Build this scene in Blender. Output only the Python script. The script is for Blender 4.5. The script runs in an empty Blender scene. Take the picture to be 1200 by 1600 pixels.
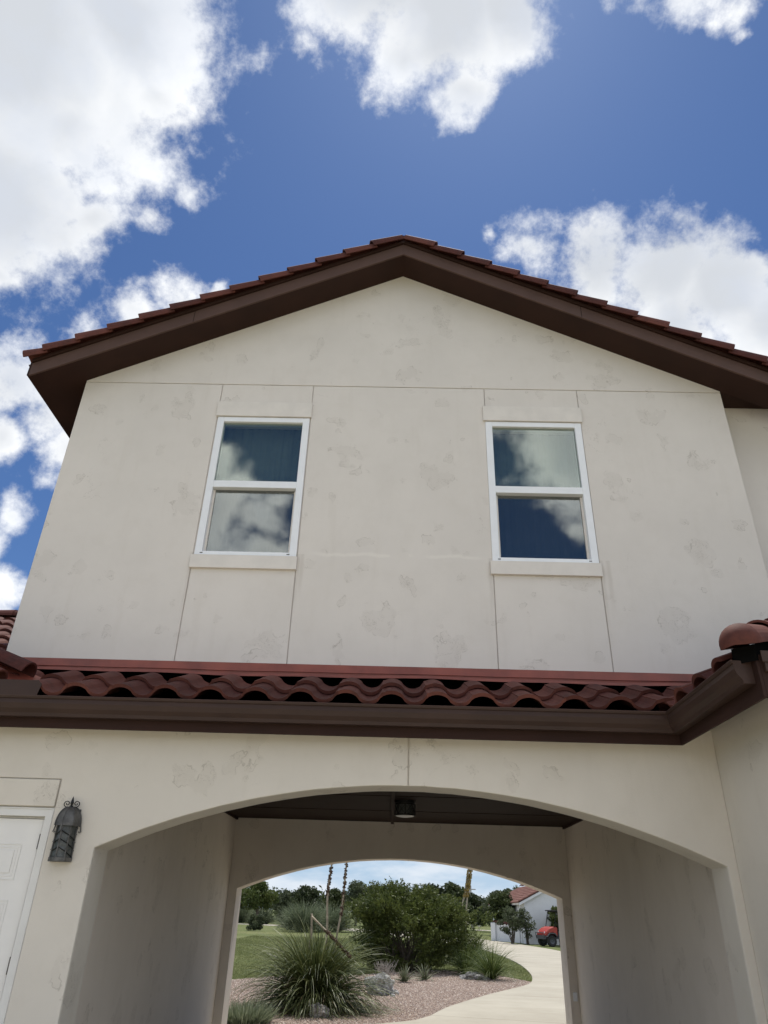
import bpy, math, random
import numpy as np
from mathutils import Vector, Matrix
random.seed(7); RNG = np.random.default_rng(7)
R = math.radians
SC = bpy.context.scene; COL = SC.collection

# ---------------------------------------------------------------- camera
cam_d = bpy.data.cameras.new('camera'); cam = bpy.data.objects.new('camera', cam_d); COL.objects.link(cam)
cam_d.sensor_fit = 'HORIZONTAL'; cam_d.sensor_width = 36; cam_d.lens = 1110 / 1200 * 36
cam_d.clip_start = .05; cam_d.clip_end = 5000
PITCH, YAW, ROLL = 0.512749909, 0.0227986144, 0.0320639392
cam.location = (0, 0, 1.6)
cam.rotation_euler = (Matrix.Rotation(YAW, 3, 'Z') @ Matrix.Rotation(math.pi / 2 + PITCH, 3, 'X') @ Matrix.Rotation(ROLL, 3, 'Z')).to_euler()
SC.camera = cam

# ---------------------------------------------------------------- exposure, sky, sun
SC.view_settings.view_transform = 'Standard'; SC.view_settings.look = 'None'
SC.view_settings.gamma = 1; SC.view_settings.use_curve_mapping = False
SC.view_settings.exposure = 0.70
SUN_EL, SUN_AZ = R(70), R(12)      # azimuth from +Y towards +X: the sun stands behind the house
sun_d = bpy.data.lights.new('sun', 'SUN'); sun = bpy.data.objects.new('sun', sun_d); COL.objects.link(sun)
sun_d.energy = 2.7; sun_d.angle = R(.6); sun_d.color = (1, .95, .87)
sdir = Vector((math.sin(SUN_AZ) * math.cos(SUN_EL), math.cos(SUN_AZ) * math.cos(SUN_EL), math.sin(SUN_EL)))
sun.rotation_euler = sdir.to_track_quat('Z', 'Y').to_euler()

W = bpy.data.worlds.new('World'); SC.world = W; W.use_nodes = True
nt = W.node_tree; nt.nodes.clear()
def N(t, kind, ins=None, **props):
    n = t.nodes.new(kind)
    for k, v in props.items(): setattr(n, k, v)
    for k, v in (ins or {}).items():
        s = n.inputs[k]
        if isinstance(v, bpy.types.NodeSocket): t.links.new(v, s)
        else: s.default_value = v
    return n
def M(t, op, a, b=0.0, c=0.0, clamp=False):
    n = t.nodes.new('ShaderNodeMath'); n.operation = op; n.use_clamp = clamp
    for i, v in enumerate((a, b, c)):
        if isinstance(v, bpy.types.NodeSocket): t.links.new(v, n.inputs[i])
        else: n.inputs[i].default_value = v
    return n.outputs[0]
def SS(t, v, a, b, lo=0.0, hi=1.0):
    return N(t, 'ShaderNodeMapRange', {0: v, 1: a, 2: b, 3: lo, 4: hi}, interpolation_type='SMOOTHSTEP').outputs[0]
def MIX(t, f, a, b, mode='MIX'):
    n = t.nodes.new('ShaderNodeMix'); n.data_type = 'RGBA'; n.blend_type = mode
    for i, v in ((0, f), (6, a), (7, b)):
        if isinstance(v, bpy.types.NodeSocket): t.links.new(v, n.inputs[i])
        else: n.inputs[i].default_value = v if i == 0 else (tuple(v) + (1,))[:4]
    return n.outputs[2]
sky = N(nt, 'ShaderNodeTexSky', sky_type='NISHITA', sun_disc=False, sun_elevation=SUN_EL, sun_rotation=SUN_AZ,
        air_density=1.0, dust_density=.35, ozone_density=2.2, altitude=300)
# clouds: soft blobs in world directions, broken up by fractal noise
F_ = 1110.0
def ray(px, py, mirror=False):
    v = Vector(((px - 600) / F_, (800 - py) / F_, -1)); v = cam.rotation_euler.to_matrix() @ v; v.normalize()
    if mirror: v.y = -v.y
    return v
BLOBS = [(30,60,.26),(195,40,.135),(5,290,.16),(110,190,.11),(265,60,.065),(250,150,.075),(60,400,.055),(150,330,.06),(235,335,.038),(10,430,.045),
         (585,-30,.115),(690,20,.115),(790,10,.085),(715,140,.055),(640,90,.07),
         (1090,-45,.06),(1135,30,.032),(1000,-40,.04),(1145,65,.018),(300,300,.03),
         (820,380,.05),(930,408,.075),(1040,425,.09),(1140,445,.098),(1200,500,.10),(1050,500,.09),(770,360,.018),
         (215,490,.05),(290,465,.05),(140,545,.05),(350,455,.02),
         (20,600,.075),(60,650,.06),(95,700,.05),(40,800,.035),(0,850,.03),(10,915,.045),(0,700,.05)]
MIRR = [(330,790,.08),(328,728,.058),(380,752,.048),(430,768,.030),(400,800,.05),(400,870,.06),(300,850,.07),
        (900,690,.12),(840,720,.05),(900,770,.06),(960,810,.07),(905,835,.03)]
OTHER = [((.5,-.6,.62),.38),((-.75,-.3,.55),.45),((.1,-.35,.93),.38),((.85,.0,.5),.40),((-.95,.15,.3),.25),((.6,-.78,.2),.36),((-.6,-.8,.15),.36),((0,-.98,.12),.25),((.95,.25,.2),.2),((0,-.75,.75),.16)]  # clouds out of view, enlarged to add fill light on the walls
tc = N(nt, 'ShaderNodeTexCoord').outputs['Generated']
warp = N(nt, 'ShaderNodeTexNoise', {'Vector': tc, 'Scale': 6.5, 'Detail': 5.0, 'Roughness': .55})
wv = N(nt, 'ShaderNodeVectorMath', {0: warp.outputs['Color'], 1: (.5, .5, .5)}, operation='SUBTRACT').outputs[0]
wv = N(nt, 'ShaderNodeVectorMath', {0: wv, 'Scale': .085}, operation='SCALE').outputs[0]
pos = N(nt, 'ShaderNodeVectorMath', {0: tc, 1: wv}, operation='ADD').outputs[0]
acc = None
blobs = [(ray(x, y), r) for x, y, r in BLOBS] + [(ray(x, y, True), r) for x, y, r in MIRR if r > 0] + [(Vector(d).normalized(), r) for d, r in OTHER if r > 0]
for c, r in blobs:
    d = N(nt, 'ShaderNodeVectorMath', {0: pos, 1: tuple(c)}, operation='DISTANCE').outputs['Value']
    e = M(nt, 'MULTIPLY_ADD', d, -1.0 / r, 1.0)          # 1 in the middle, 0 on the rim
    e = M(nt, 'MULTIPLY', e, min(1.0, .35 + r * 5))
    acc = e if acc is None else M(nt, 'SMOOTH_MAX', acc, e, .07)
sep = N(nt, 'ShaderNodeSeparateXYZ', {0: tc})
fine = N(nt, 'ShaderNodeTexNoise', {'Vector': tc, 'Scale': 16.0, 'Detail': 10.0, 'Roughness': .64}).outputs[0]
dens = M(nt, 'ADD', acc, M(nt, 'MULTIPLY', M(nt, 'SUBTRACT', fine, .5), 1.2))
mask = SS(nt, dens, .08, .50)
big = N(nt, 'ShaderNodeTexNoise', {'Vector': pos, 'Scale': 4.5, 'Detail': 5.0, 'Roughness': .5}).outputs[0]
thick = SS(nt, M(nt, 'ADD', M(nt, 'MULTIPLY', acc, .7), M(nt, 'MULTIPLY', big, 1.0)), .55, 1.08)
fs = SS(nt, N(nt, 'ShaderNodeTexNoise', {'Vector': pos, 'Scale': 11.0, 'Detail': 6.0, 'Roughness': .6}).outputs[0], .38, .66)
ccol = MIX(nt, thick, (6.7, 6.8, 6.9), (4.2, 4.4, 4.7))
ccol = MIX(nt, M(nt, 'MULTIPLY', fs, .34), ccol, (4.3, 4.7, 5.5))
# pale layer near the horizon
lowc = SS(nt, N(nt, 'ShaderNodeTexNoise', {'Vector': N(nt, 'ShaderNodeVectorMath', {0: tc, 1: (2.0, 2.0, 7.0)}, operation='MULTIPLY').outputs[0], 'Scale': 3.5, 'Detail': 7.0, 'Roughness': .55}).outputs[0], .40, .62)
lowm = SS(nt, sep.outputs[2], .02, .22, .95, 0.0)
skyc = MIX(nt, 1.0, sky.outputs[0], (.335, .440, .585), 'MULTIPLY')
skyc = MIX(nt, SS(nt, sep.outputs[2], -.02, .20, .85, 0.0), skyc, (3.3, 4.2, 5.4))
skyc = MIX(nt, M(nt, 'MULTIPLY', lowm, lowc), skyc, (4.9, 5.3, 5.8))
front = SS(nt, sep.outputs[1], .10, -.30, 1.0, 1.75)      # sun-facing clouds behind the camera brightened to add fill light on the facade
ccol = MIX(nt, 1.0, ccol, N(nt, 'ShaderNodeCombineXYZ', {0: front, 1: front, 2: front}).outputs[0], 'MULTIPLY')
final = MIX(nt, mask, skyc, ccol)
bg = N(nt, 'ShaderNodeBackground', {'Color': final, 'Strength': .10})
nt.links.new(bg.outputs[0], N(nt, 'ShaderNodeOutputWorld').inputs[0])

# ---------------------------------------------------------------- helpers
class MB:
    def __init__(s): s.v = []; s.f = []; s.t = []; s.tint = .5
    def add(s, vs, fs):
        b = len(s.v); s.v += [tuple(p) for p in vs]; s.t += [s.tint] * len(vs); s.f += [tuple(i + b for i in f) for f in fs]
    def box(s, x0, x1, y0, y1, z0, z1, mat=None):
        p = [(x, y, z) for z in (z0, z1) for y in (y0, y1) for x in (x0, x1)]
        if mat: p = [mat @ Vector(q) for q in p]
        s.add(p, [(0, 2, 3, 1), (4, 5, 7, 6), (0, 1, 5, 4), (2, 6, 7, 3), (0, 4, 6, 2), (1, 3, 7, 5)])
    def prism(s, poly, y0, y1, axis='Y', mat=None):
        n = len(poly)
        m = {'Y': lambda a, b, c: (a, c, b), 'X': lambda a, b, c: (c, a, b), 'Z': lambda a, b, c: (a, b, c)}[axis]
        p = [m(a, b, y0) for a, b in poly] + [m(a, b, y1) for a, b in poly]
        if mat: p = [mat @ Vector(q) for q in p]
        s.add(p, [tuple(range(n)), tuple(range(2 * n - 1, n - 1, -1))] + [(i, i + n, (i + 1) % n + n, (i + 1) % n) for i in range(n)])
    def tube(s, pts, rad, n=8, cap=True, sy=1.0):
        pts = [Vector(p) for p in pts]; rad = rad if hasattr(rad, '__len__') else [rad] * len(pts)
        vs = []; up = Vector((0, 0, 1))
        d0 = (pts[1] - pts[0]).normalized(); u = d0.cross(Vector((0, 0, 1)) if abs(d0.z) < .9 else Vector((0, 1, 0))).normalized()
        for i, p in enumerate(pts):
            d = (pts[min(i + 1, len(pts) - 1)] - pts[max(i - 1, 0)]).normalized()
            u = (u - d * u.dot(d)).normalized(); w = d.cross(u)
            for k in range(n):
                a = 2 * math.pi * k / n; vs.append(p + (u * math.cos(a) + w * math.sin(a) * sy) * rad[i])
        fs = [(i * n + k, i * n + (k + 1) % n, (i + 1) * n + (k + 1) % n, (i + 1) * n + k) for i in range(len(pts) - 1) for k in range(n)]
        if cap: fs += [tuple(range(n - 1, -1, -1)), tuple(range((len(pts) - 1) * n, len(pts) * n))]
        s.add(vs, fs)
    def lathe(s, prof, c, n=16, a0=0, a1=2 * math.pi, mat=None):
        full = abs(a1 - a0 - 2 * math.pi) < 1e-6; m = n if full else n + 1; vs = []
        for r, z in prof:
            for k in range(m):
                a = a0 + (a1 - a0) * k / n; q = Vector((r * math.cos(a), r * math.sin(a), z)); vs.append((mat @ q if mat else q) + Vector(c))
        fs = [(i * m + k, i * m + (k + 1) % m, (i + 1) * m + (k + 1) % m, (i + 1) * m + k) for i in range(len(prof) - 1) for k in range(m if full else n)]
        s.add(vs, fs)
    def grid(s, P):   # P[i][j] -> points
        a, b = len(P), len(P[0])
        s.add([p for r in P for p in r], [(i * b + j, i * b + j + 1, (i + 1) * b + j + 1, (i + 1) * b + j) for i in range(a - 1) for j in range(b - 1)])
def link(name, me, mat, parent=None, loc=None):
    o = bpy.data.objects.new(name, me); COL.objects.link(o)
    if mat: me.materials.append(mat)
    if parent: o.parent = parent; o.matrix_parent_inverse = Matrix.Translation(-parent.location) if parent.get('_free') else Matrix.Identity(4)
    return o
def obj(name, mb, mat, parent=None, bevel=0, smooth=False, seg=2):
    me = bpy.data.meshes.new(name); me.from_pydata(mb.v, [], mb.f); me.update()
    at = me.attributes.new('tint', 'FLOAT', 'POINT'); at.data.foreach_set('value', mb.t)
    if smooth: me.polygons.foreach_set('use_smooth', [True] * len(me.polygons))
    o = link(name, me, mat, parent)
    if bevel:
        b = o.modifiers.new('bevel', 'BEVEL'); b.width = bevel; b.segments = seg; b.limit_method = 'ANGLE'; b.angle_limit = R(35)
    return o
def soup(name, V, Fc, tint, mat, parent=None, nv=4, smooth=False):
    """V (n,nv,3) separate little faces"""
    n = V.shape[0]; me = bpy.data.meshes.new(name)
    me.vertices.add(n * nv); me.vertices.foreach_set('co', V.reshape(-1).astype(np.float32))
    me.loops.add(n * nv); me.loops.foreach_set('vertex_index', np.arange(n * nv, dtype=np.int32))
    me.polygons.add(n); me.polygons.foreach_set('loop_start', np.arange(0, n * nv, nv, dtype=np.int32))
    at = me.attributes.new('tint', 'FLOAT', 'POINT'); at.data.foreach_set('value', np.repeat(tint, nv).astype(np.float32))
    me.update(calc_edges=True); me.validate()
    return link(name, me, mat, parent)
def empty(name, loc=(0, 0, 0), rz=0, label=None, cat=None, group=None):
    o = bpy.data.objects.new(name, None); COL.objects.link(o); o.location = loc; o.rotation_euler = (0, 0, rz); o.empty_display_size = .2
    tag(o, label, cat, group); return o
def tag(o, label=None, cat=None, group=None, kind=None):
    if label: o['label'] = label
    if cat: o['category'] = cat
    if group: o['group'] = group
    if kind: o['kind'] = kind
    return o

# ---------------------------------------------------------------- materials
def mat(name, col, rough=.6, metal=0, spec=.5):
    m = bpy.data.materials.new(name); m.use_nodes = True; t = m.node_tree; b = t.nodes['Principled BSDF']
    b.inputs['Base Color'].default_value = (*col, 1); b.inputs['Roughness'].default_value = rough
    b.inputs['Metallic'].default_value = metal; b.inputs['Specular IOR Level'].default_value = spec
    return m, t, b
def noise(t, vec, scale, detail=4, rough=.55, dist=0):
    return N(t, 'ShaderNodeTexNoise', {'Vector': vec, 'Scale': scale, 'Detail': float(detail), 'Roughness': rough, 'Distortion': float(dist)}).outputs[0]
def ocoord(t, sc=(1, 1, 1)):
    v = N(t, 'ShaderNodeTexCoord').outputs['Object']
    return v if sc == (1, 1, 1) else N(t, 'ShaderNodeVectorMath', {0: v, 1: sc}, operation='MULTIPLY').outputs[0]
def bump(t, b, h, strength=.3, dist=.01):
    n = N(t, 'ShaderNodeBump', {'Height': h, 'Strength': strength, 'Distance': dist}); t.links.new(n.outputs[0], b.inputs['Normal'])
def simple(name, col, rough=.6, metal=0, var=.12, scale=6, bs=.15, bd=.003, spec=.5, bscale=60, stretch=(1, 1, 1)):
    m, t, b = mat(name, col, rough, metal, spec); v = ocoord(t, stretch)
    n = noise(t, v, scale, 5); f = SS(t, n, .25, .75)
    c = MIX(t, f, tuple(x * (1 - var) for x in col), tuple(min(1, x * (1 + var)) for x in col)); t.links.new(c, b.inputs['Base Color'])
    t.links.new(M(t, 'MULTIPLY_ADD', n, .25, rough - .12), b.inputs['Roughness'])
    bump(t, b, noise(t, v, bscale, 3), bs, bd); return m
def stucco(name, col, stretch=(1, 1, 1), marks=1.0, seed=0.0, sills=False):
    m, t, b = mat(name, col, .88, 0, .25)
    v0 = ocoord(t); v = N(t, 'ShaderNodeVectorMath', {0: v0, 1: stretch}, operation='MULTIPLY').outputs[0]
    v = N(t, 'ShaderNodeVectorMath', {0: v, 1: (seed, seed * .7, seed * 1.3)}, operation='ADD').outputs[0]
    lo = noise(t, v, .9, 5, .6); md = noise(t, v, 4.0, 6, .65)
    st = noise(t, N(t, 'ShaderNodeVectorMath', {0: v, 1: (3.2, 3.2, .45)}, operation='MULTIPLY').outputs[0], 2.0, 5, .6)
    c = MIX(t, SS(t, lo, .3, .7), tuple(x * .965 for x in col), tuple(x * 1.03 for x in col))
    c = MIX(t, M(t, 'MULTIPLY', SS(t, md, .46, .74), .30), c, (col[0] * .90, col[1] * .89, col[2] * .87))
    c = MIX(t, M(t, 'MULTIPLY', SS(t, st, .52, .74), .22), c, (col[0] * .86, col[1] * .84, col[2] * .81))
    # trowel patches in two sizes: sparse cells with a broken outline, a faint film and some scratches inside
    mk = film = None
    for vs, amt, rgh, pk, off in ((1.8, .60, .50, .10, 0.0), (2.9, .40, .55, .25, 7.7)):
        vb = N(t, 'ShaderNodeVectorMath', {0: v, 1: (off, off, off)}, operation='ADD').outputs[0]
        wv_ = N(t, 'ShaderNodeTexNoise', {'Vector': vb, 'Scale': 4.2, 'Detail': 5.0, 'Roughness': rgh})
        ws = N(t, 'ShaderNodeVectorMath', {0: N(t, 'ShaderNodeVectorMath', {0: wv_.outputs['Color'], 1: (.5, .5, .5)}, operation='SUBTRACT').outputs[0], 'Scale': amt}, operation='SCALE').outputs[0]
        vv = N(t, 'ShaderNodeVectorMath', {0: vb, 1: ws}, operation='ADD').outputs[0]
        vor = N(t, 'ShaderNodeTexVoronoi', {'Vector': vv, 'Scale': vs, 'Randomness': 1.0})
        cr = N(t, 'ShaderNodeSeparateXYZ', {0: vor.outputs['Color']})
        rad = M(t, 'MULTIPLY_ADD', cr.outputs[1], .19, .13)
        dd = M(t, 'SUBTRACT', vor.outputs['Distance'], rad)
        pick = M(t, 'GREATER_THAN', cr.outputs[0], pk)
        fm = M(t, 'MULTIPLY', M(t, 'MULTIPLY', SS(t, dd, 0.0, -.03), pick), .10)
        brk = SS(t, noise(t, vb, 5.5, 3), .50, .62)
        line = M(t, 'MULTIPLY', M(t, 'MULTIPLY', SS(t, M(t, 'ABSOLUTE', dd), .013, .003), pick), brk)
        rg = noise(t, N(t, 'ShaderNodeVectorMath', {0: vv, 1: (1.0, 1.0, 2.2)}, operation='MULTIPLY').outputs[0], 7.0, 4, .65, .8)
        scr = M(t, 'MULTIPLY', M(t, 'MULTIPLY', SS(t, M(t, 'ABSOLUTE', M(t, 'SUBTRACT', rg, .5)), .013, .003), M(t, 'MULTIPLY', SS(t, dd, .04, -.01), SS(t, noise(t, vb, 6.0, 2), .42, .56))), pick)
        k1 = M(t, 'MAXIMUM', M(t, 'MULTIPLY', line, .40), M(t, 'MULTIPLY', scr, .48))
        mk = k1 if mk is None else M(t, 'MAXIMUM', mk, k1); film = fm if film is None else M(t, 'MAXIMUM', film, fm)
    mk = M(t, 'MULTIPLY', mk, marks)
    c = MIX(t, M(t, 'MULTIPLY', film, marks), c, (col[0] * .62, col[1] * .6, col[2] * .57))
    c = MIX(t, mk, c, (col[0] * .40, col[1] * .37, col[2] * .33))
    if sills:      # dribbles below the sill ends and one pale ragged repair line between the windows
        xyz = N(t, 'ShaderNodeSeparateXYZ', {0: v0}); X_, Z_ = xyz.outputs[0], xyz.outputs[2]
        xw = M(t, 'ADD', X_, M(t, 'MULTIPLY', M(t, 'SUBTRACT', noise(t, v0, 2.5, 3), .5), .06))
        dr = None
        for xe, zl in ((-2.09, 3.75), (-1.00, 4.0), (.94, 3.9), (2.05, 3.6), (-.96, 4.2), (2.12, 4.1)):
            q = M(t, 'MULTIPLY', SS(t, M(t, 'ABSOLUTE', M(t, 'SUBTRACT', xw, xe)), .035, .004), SS(t, Z_, zl, 4.55)); dr = q if dr is None else M(t, 'MAXIMUM', dr, q)
        dr = M(t, 'MULTIPLY', M(t, 'MULTIPLY', dr, M(t, 'LESS_THAN', Z_, 4.75)), .20)
        c = MIX(t, dr, c, (col[0] * .5, col[1] * .46, col[2] * .4))
        zl = M(t, 'SUBTRACT', Z_, M(t, 'MULTIPLY_ADD', noise(t, v0, 2.2, 4), .14, 4.685))
        pl = M(t, 'MULTIPLY', M(t, 'MULTIPLY', SS(t, M(t, 'ABSOLUTE', zl), .030, .002), SS(t, M(t, 'ABSOLUTE', X_), .98, .7)), SS(t, noise(t, v0, 3.0, 3), .40, .55))
        c = MIX(t, M(t, 'MULTIPLY', pl, .32), c, (.84, .80, .73))
    # short hairline cracks
    hc = noise(t, v, 1.3, 7, .6, .6); crk = M(t, 'MULTIPLY', SS(t, M(t, 'ABSOLUTE', M(t, 'SUBTRACT', hc, .5)), .0022, .0006), SS(t, noise(t, v, 1.1, 2), .56, .66))
    c = MIX(t, M(t, 'MULTIPLY', crk, .35), c, (col[0] * .45, col[1] * .42, col[2] * .4))
    t.links.new(c, b.inputs['Base Color'])
    h = M(t, 'ADD', M(t, 'MULTIPLY', noise(t, v, 110, 4, .7), .55), M(t, 'MULTIPLY', noise(t, v, 7, 4), .9))
    h = M(t, 'ADD', h, M(t, 'MULTIPLY', mk, -.5)); h = M(t, 'ADD', h, M(t, 'MULTIPLY', film, 1.2))
    bump(t, b, h, .28, .008); return m
def tiles_mat(name, a, b_, c_):
    m, t, b = mat(name, a, .75, 0, .2); v = ocoord(t)
    tn = N(t, 'ShaderNodeAttribute', attribute_name='tint').outputs['Fac']
    c = MIX(t, tn, a, b_); n = noise(t, v, 7, 6, .65)
    c = MIX(t, M(t, 'MULTIPLY', SS(t, n, .42, .72), .55), c, c_)
    c = MIX(t, M(t, 'MULTIPLY', SS(t, noise(t, v, 34, 4, .6), .52, .72), .30), c, (a[0] * 1.5, a[1] * 1.9, a[2] * 2.1))
    t.links.new(c, b.inputs['Base Color']); bump(t, b, noise(t, v, 80, 4), .35, .003); return m
def leafm(name, a, b_, rough=.55, trans=.35):
    m, t, b = mat(name, a, rough, 0, .3)
    tn = N(t, 'ShaderNodeAttribute', attribute_name='tint').outputs['Fac']
    c = MIX(t, tn, a, b_); t.links.new(c, b.inputs['Base Color'])
    tr = N(t, 'ShaderNodeBsdfTranslucent', {'Color': c}); mx = N(t, 'ShaderNodeMixShader', {0: trans, 1: b.outputs[0], 2: tr.outputs[0]})
    t.links.new(mx.outputs[0], t.nodes['Material Output'].inputs[0]); return m

MT = {}
WALL = (.672, .626, .578)
MT['stucco'] = stucco('stucco', WALL, sills=True)
MT['stucco_low'] = stucco('stucco_low', (.635, .588, .515), marks=1.0, seed=5.3)
MT['stucco_in'] = stucco('stucco_in', (.70, .63, .55), stretch=(1, 1, .75), marks=1.1, seed=11.1)
MT['trim'] = simple('trim_stucco', (.69, .645, .595), .85, var=.05, bs=.2)
MT['brown'] = simple('brown_paint', (.034, .0165, .0125), .65, var=.16, scale=3, bs=.1, spec=.15)
MT['brown_lt'] = simple('brown_fascia', (.092, .055, .045), .6, var=.10, scale=3, bs=.1, spec=.2)
MT['gutter'] = simple('gutter_metal', (.046, .0265, .0205), .5, var=.16, scale=2.5, bs=.08, spec=.22, stretch=(1, 1, 3))
MT['flash'] = simple('flashing_metal', (.235, .062, .040), .42, var=.22, scale=4, bs=.1)
MT['felt'] = simple('felt', (.006, .006, .006), .95, spec=0)
MT['tile'] = tiles_mat('roof_tile', (.072, .021, .016), (.135, .046, .034), (.036, .017, .015))
MT['tile_b'] = tiles_mat('roof_tile_pale', (.15, .065, .050), (.21, .10, .078), (.10, .065, .055))  # paler, muted tile of the garage roof and garden wall cap
MT['vinyl'] = simple('white_vinyl', (.80, .81, .83), .35, var=.03, bs=.04)
MT['door'] = simple('door_paint', (.72, .70, .665), .4, var=.03, bs=.05)
MT['casing'] = simple('door_casing', (.66, .645, .61), .5, var=.04, bs=.05)
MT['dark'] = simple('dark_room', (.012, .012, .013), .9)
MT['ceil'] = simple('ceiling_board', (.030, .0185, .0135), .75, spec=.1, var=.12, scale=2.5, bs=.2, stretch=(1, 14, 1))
MT['iron'] = simple('wrought_iron', (.10, .097, .092), .5, metal=.5, var=.45, scale=18, bs=.4, bd=.004)
MT['iron_dk'] = simple('dark_iron', (.012, .012, .012), .5, metal=.4, var=.3, scale=18, bs=.3)
m, t, b = mat('lantern_glass', (.05, .055, .052), .28); v = ocoord(t)
bump(t, b, noise(t, v, 40, 4), .5, .01); t.links.new(MIX(t, SS(t, noise(t, v, 25, 4), .3, .7), (.025, .03, .028), (.075, .08, .075)), b.inputs['Base Color']); MT['lglass'] = m
MT['hinge'] = simple('hinge_metal', (.12, .11, .10), .35, metal=.8)
MT['frost'] = simple('frosted_glass', (.6, .6, .58), .4, var=.04)
MT['curtain'] = simple('curtain_cloth', (.24, .27, .27), .9, var=.10, scale=5)
def glass(name, refl, tint):
    m = bpy.data.materials.new(name); m.use_nodes = True; t = m.node_tree; t.nodes.clear(); v = ocoord(t)
    bp = N(t, 'ShaderNodeBump', {'Height': noise(t, v, 1.6, 1), 'Strength': .12, 'Distance': .02})
    g = N(t, 'ShaderNodeBsdfGlossy', {'Color': (.95, .98, .90, 1), 'Roughness': .025, 'Normal': bp.outputs[0]})
    tr = N(t, 'ShaderNodeBsdfTransparent', {'Color': (*tint, 1)})
    mx = N(t, 'ShaderNodeMixShader', {0: refl, 1: tr.outputs[0], 2: g.outputs[0]})
    t.links.new(mx.outputs[0], N(t, 'ShaderNodeOutputMaterial').inputs[0]); return m
MT['glass_up'] = glass('window_glass', .15, (.72, .77, .74)); MT['glass_lo'] = glass('screened_glass', .16, (.55, .56, .58))

# ---------------------------------------------------------------- ground, drive, gravel
m, t, b = mat('lawn', (.06, .08, .02), .9, 0, .15); v = ocoord(t)
c = MIX(t, SS(t, noise(t, v, .16, 5, .6), .35, .65), (.115, .138, .048), (.160, .175, .072))
c = MIX(t, M(t, 'MULTIPLY', SS(t, noise(t, v, 1.4, 6, .7), .45, .7), .6), c, (.060, .085, .020))
c = MIX(t, M(t, 'MULTIPLY', SS(t, noise(t, N(t, 'ShaderNodeVectorMath', {0: v, 1: (.05, .35, 1)}, operation='MULTIPLY').outputs[0], 1, 4), .5, .68), .5), c, (.17, .165, .072))
t.links.new(c, b.inputs['Base Color']); bump(t, b, noise(t, v, 25, 5, .7), .8, .05); MT['lawn'] = m
m, t, b = mat('concrete', (.5, .46, .37), .85, 0, .25); v = ocoord(t)
c = MIX(t, SS(t, noise(t, v, .5, 6, .6), .3, .7), (.36, .33, .265), (.43, .40, .325))
c = MIX(t, M(t, 'MULTIPLY', SS(t, noise(t, v, 5, 6, .7), .5, .75), .35), c, (.30, .27, .215))
c = MIX(t, M(t, 'MULTIPLY', SS(t, noise(t, N(t, 'ShaderNodeVectorMath', {0: v, 1: (.25, 1.6, 1)}, operation='MULTIPLY').outputs[0], 1.2, 5), .52, .66), .28), c, (.32, .285, .22))
sp = N(t, 'ShaderNodeSeparateXYZ', {0: v}); jv = M(t, 'MULTIPLY_ADD', sp.outputs[0], .22, sp.outputs[1])
jf = M(t, 'ABSOLUTE', M(t, 'SUBTRACT', M(t, 'FRACT', M(t, 'MULTIPLY', M(t, 'ADD', jv, .55), 1 / 4.6)), .5))
jl = SS(t, jf, .0045, .002)
c = MIX(t, M(t, 'MULTIPLY', jl, .75), c, (.16, .14, .10)); t.links.new(c, b.inputs['Base Color'])
bump(t, b, M(t, 'ADD', noise(t, v, 60, 4), M(t, 'MULTIPLY', jl, -2)), .25, .004); MT['concrete'] = m
m, t, b = mat('gravel', (.3, .2, .17), .9, 0, .2); v = ocoord(t)
vo = N(t, 'ShaderNodeTexVoronoi', {'Vector': v, 'Scale': 26.0}); sx = N(t, 'ShaderNodeSeparateXYZ', {0: vo.outputs['Color']})
c = MIX(t, sx.outputs[0], (.27, .20, .16), (.50, .40, .33)); c = MIX(t, M(t, 'MULTIPLY', SS(t, sx.outputs[1], .8, .95), .7), c, (.62, .56, .51))
c = MIX(t, SS(t, vo.outputs['Distance'], .30, .62, 0, .75), c, (.06, .040, .034)); t.links.new(c, b.inputs['Base Color'])
bump(t, b, M(t, 'MULTIPLY', vo.outputs['Distance'], -1.0), 1.0, .03); MT['gravel'] = m
MT['bounce_concrete'] = simple('bounce_concrete', (.60, .54, .41), .85, var=.08, scale=2)  # forecourt concrete lightened to bounce added warm light onto the arch

mb = MB(); mb.add([(-1500, -1500, 0), (1500, -1500, 0), (1500, 1500, 0), (-1500, 1500, 0)], [(0, 1, 2, 3)])
tag(obj('lawn', mb, MT['lawn']), kind='structure')
def catmull(P, k=6):
    P = [Vector(p) for p in P]; out = []
    for i in range(len(P) - 1):
        a, b_, c_, d = P[max(i - 1, 0)], P[i], P[i + 1], P[min(i + 2, len(P) - 1)]
        for j in range(k):
            u = j / k; out.append(.5 * ((2 * b_) + (c_ - a) * u + (2 * a - 5 * b_ + 4 * c_ - d) * u * u + (3 * b_ - a - 3 * c_ + d) * u ** 3))
    out.append(P[-1]); return out
EDGE = catmull([(-2.9, 11.9), (-2.0, 12.6), (-.9, 13.5), (.48, 14.67), (1.17, 16.79), (2.23, 19.43), (3.08, 21.26), (3.73, 22.75), (4.12, 24.32), (4.54, 27.17), (4.95, 31.82), (5.1, 36.65), (5.03, 41.73), (4.7, 46.5), (3.71, 52.35), (1.8, 60), (-1.5, 70), (-6, 80), (-14, 88), (-30, 94)])
FAR = catmull([(4.6, 11.9), (6.5, 15), (8.2, 22), (9.2, 32), (9.3, 44.6), (8.79, 51.5), (7.7, 58.2), (6.2, 65), (3, 74), (-2, 83), (-10, 91), (-30, 98)])
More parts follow.
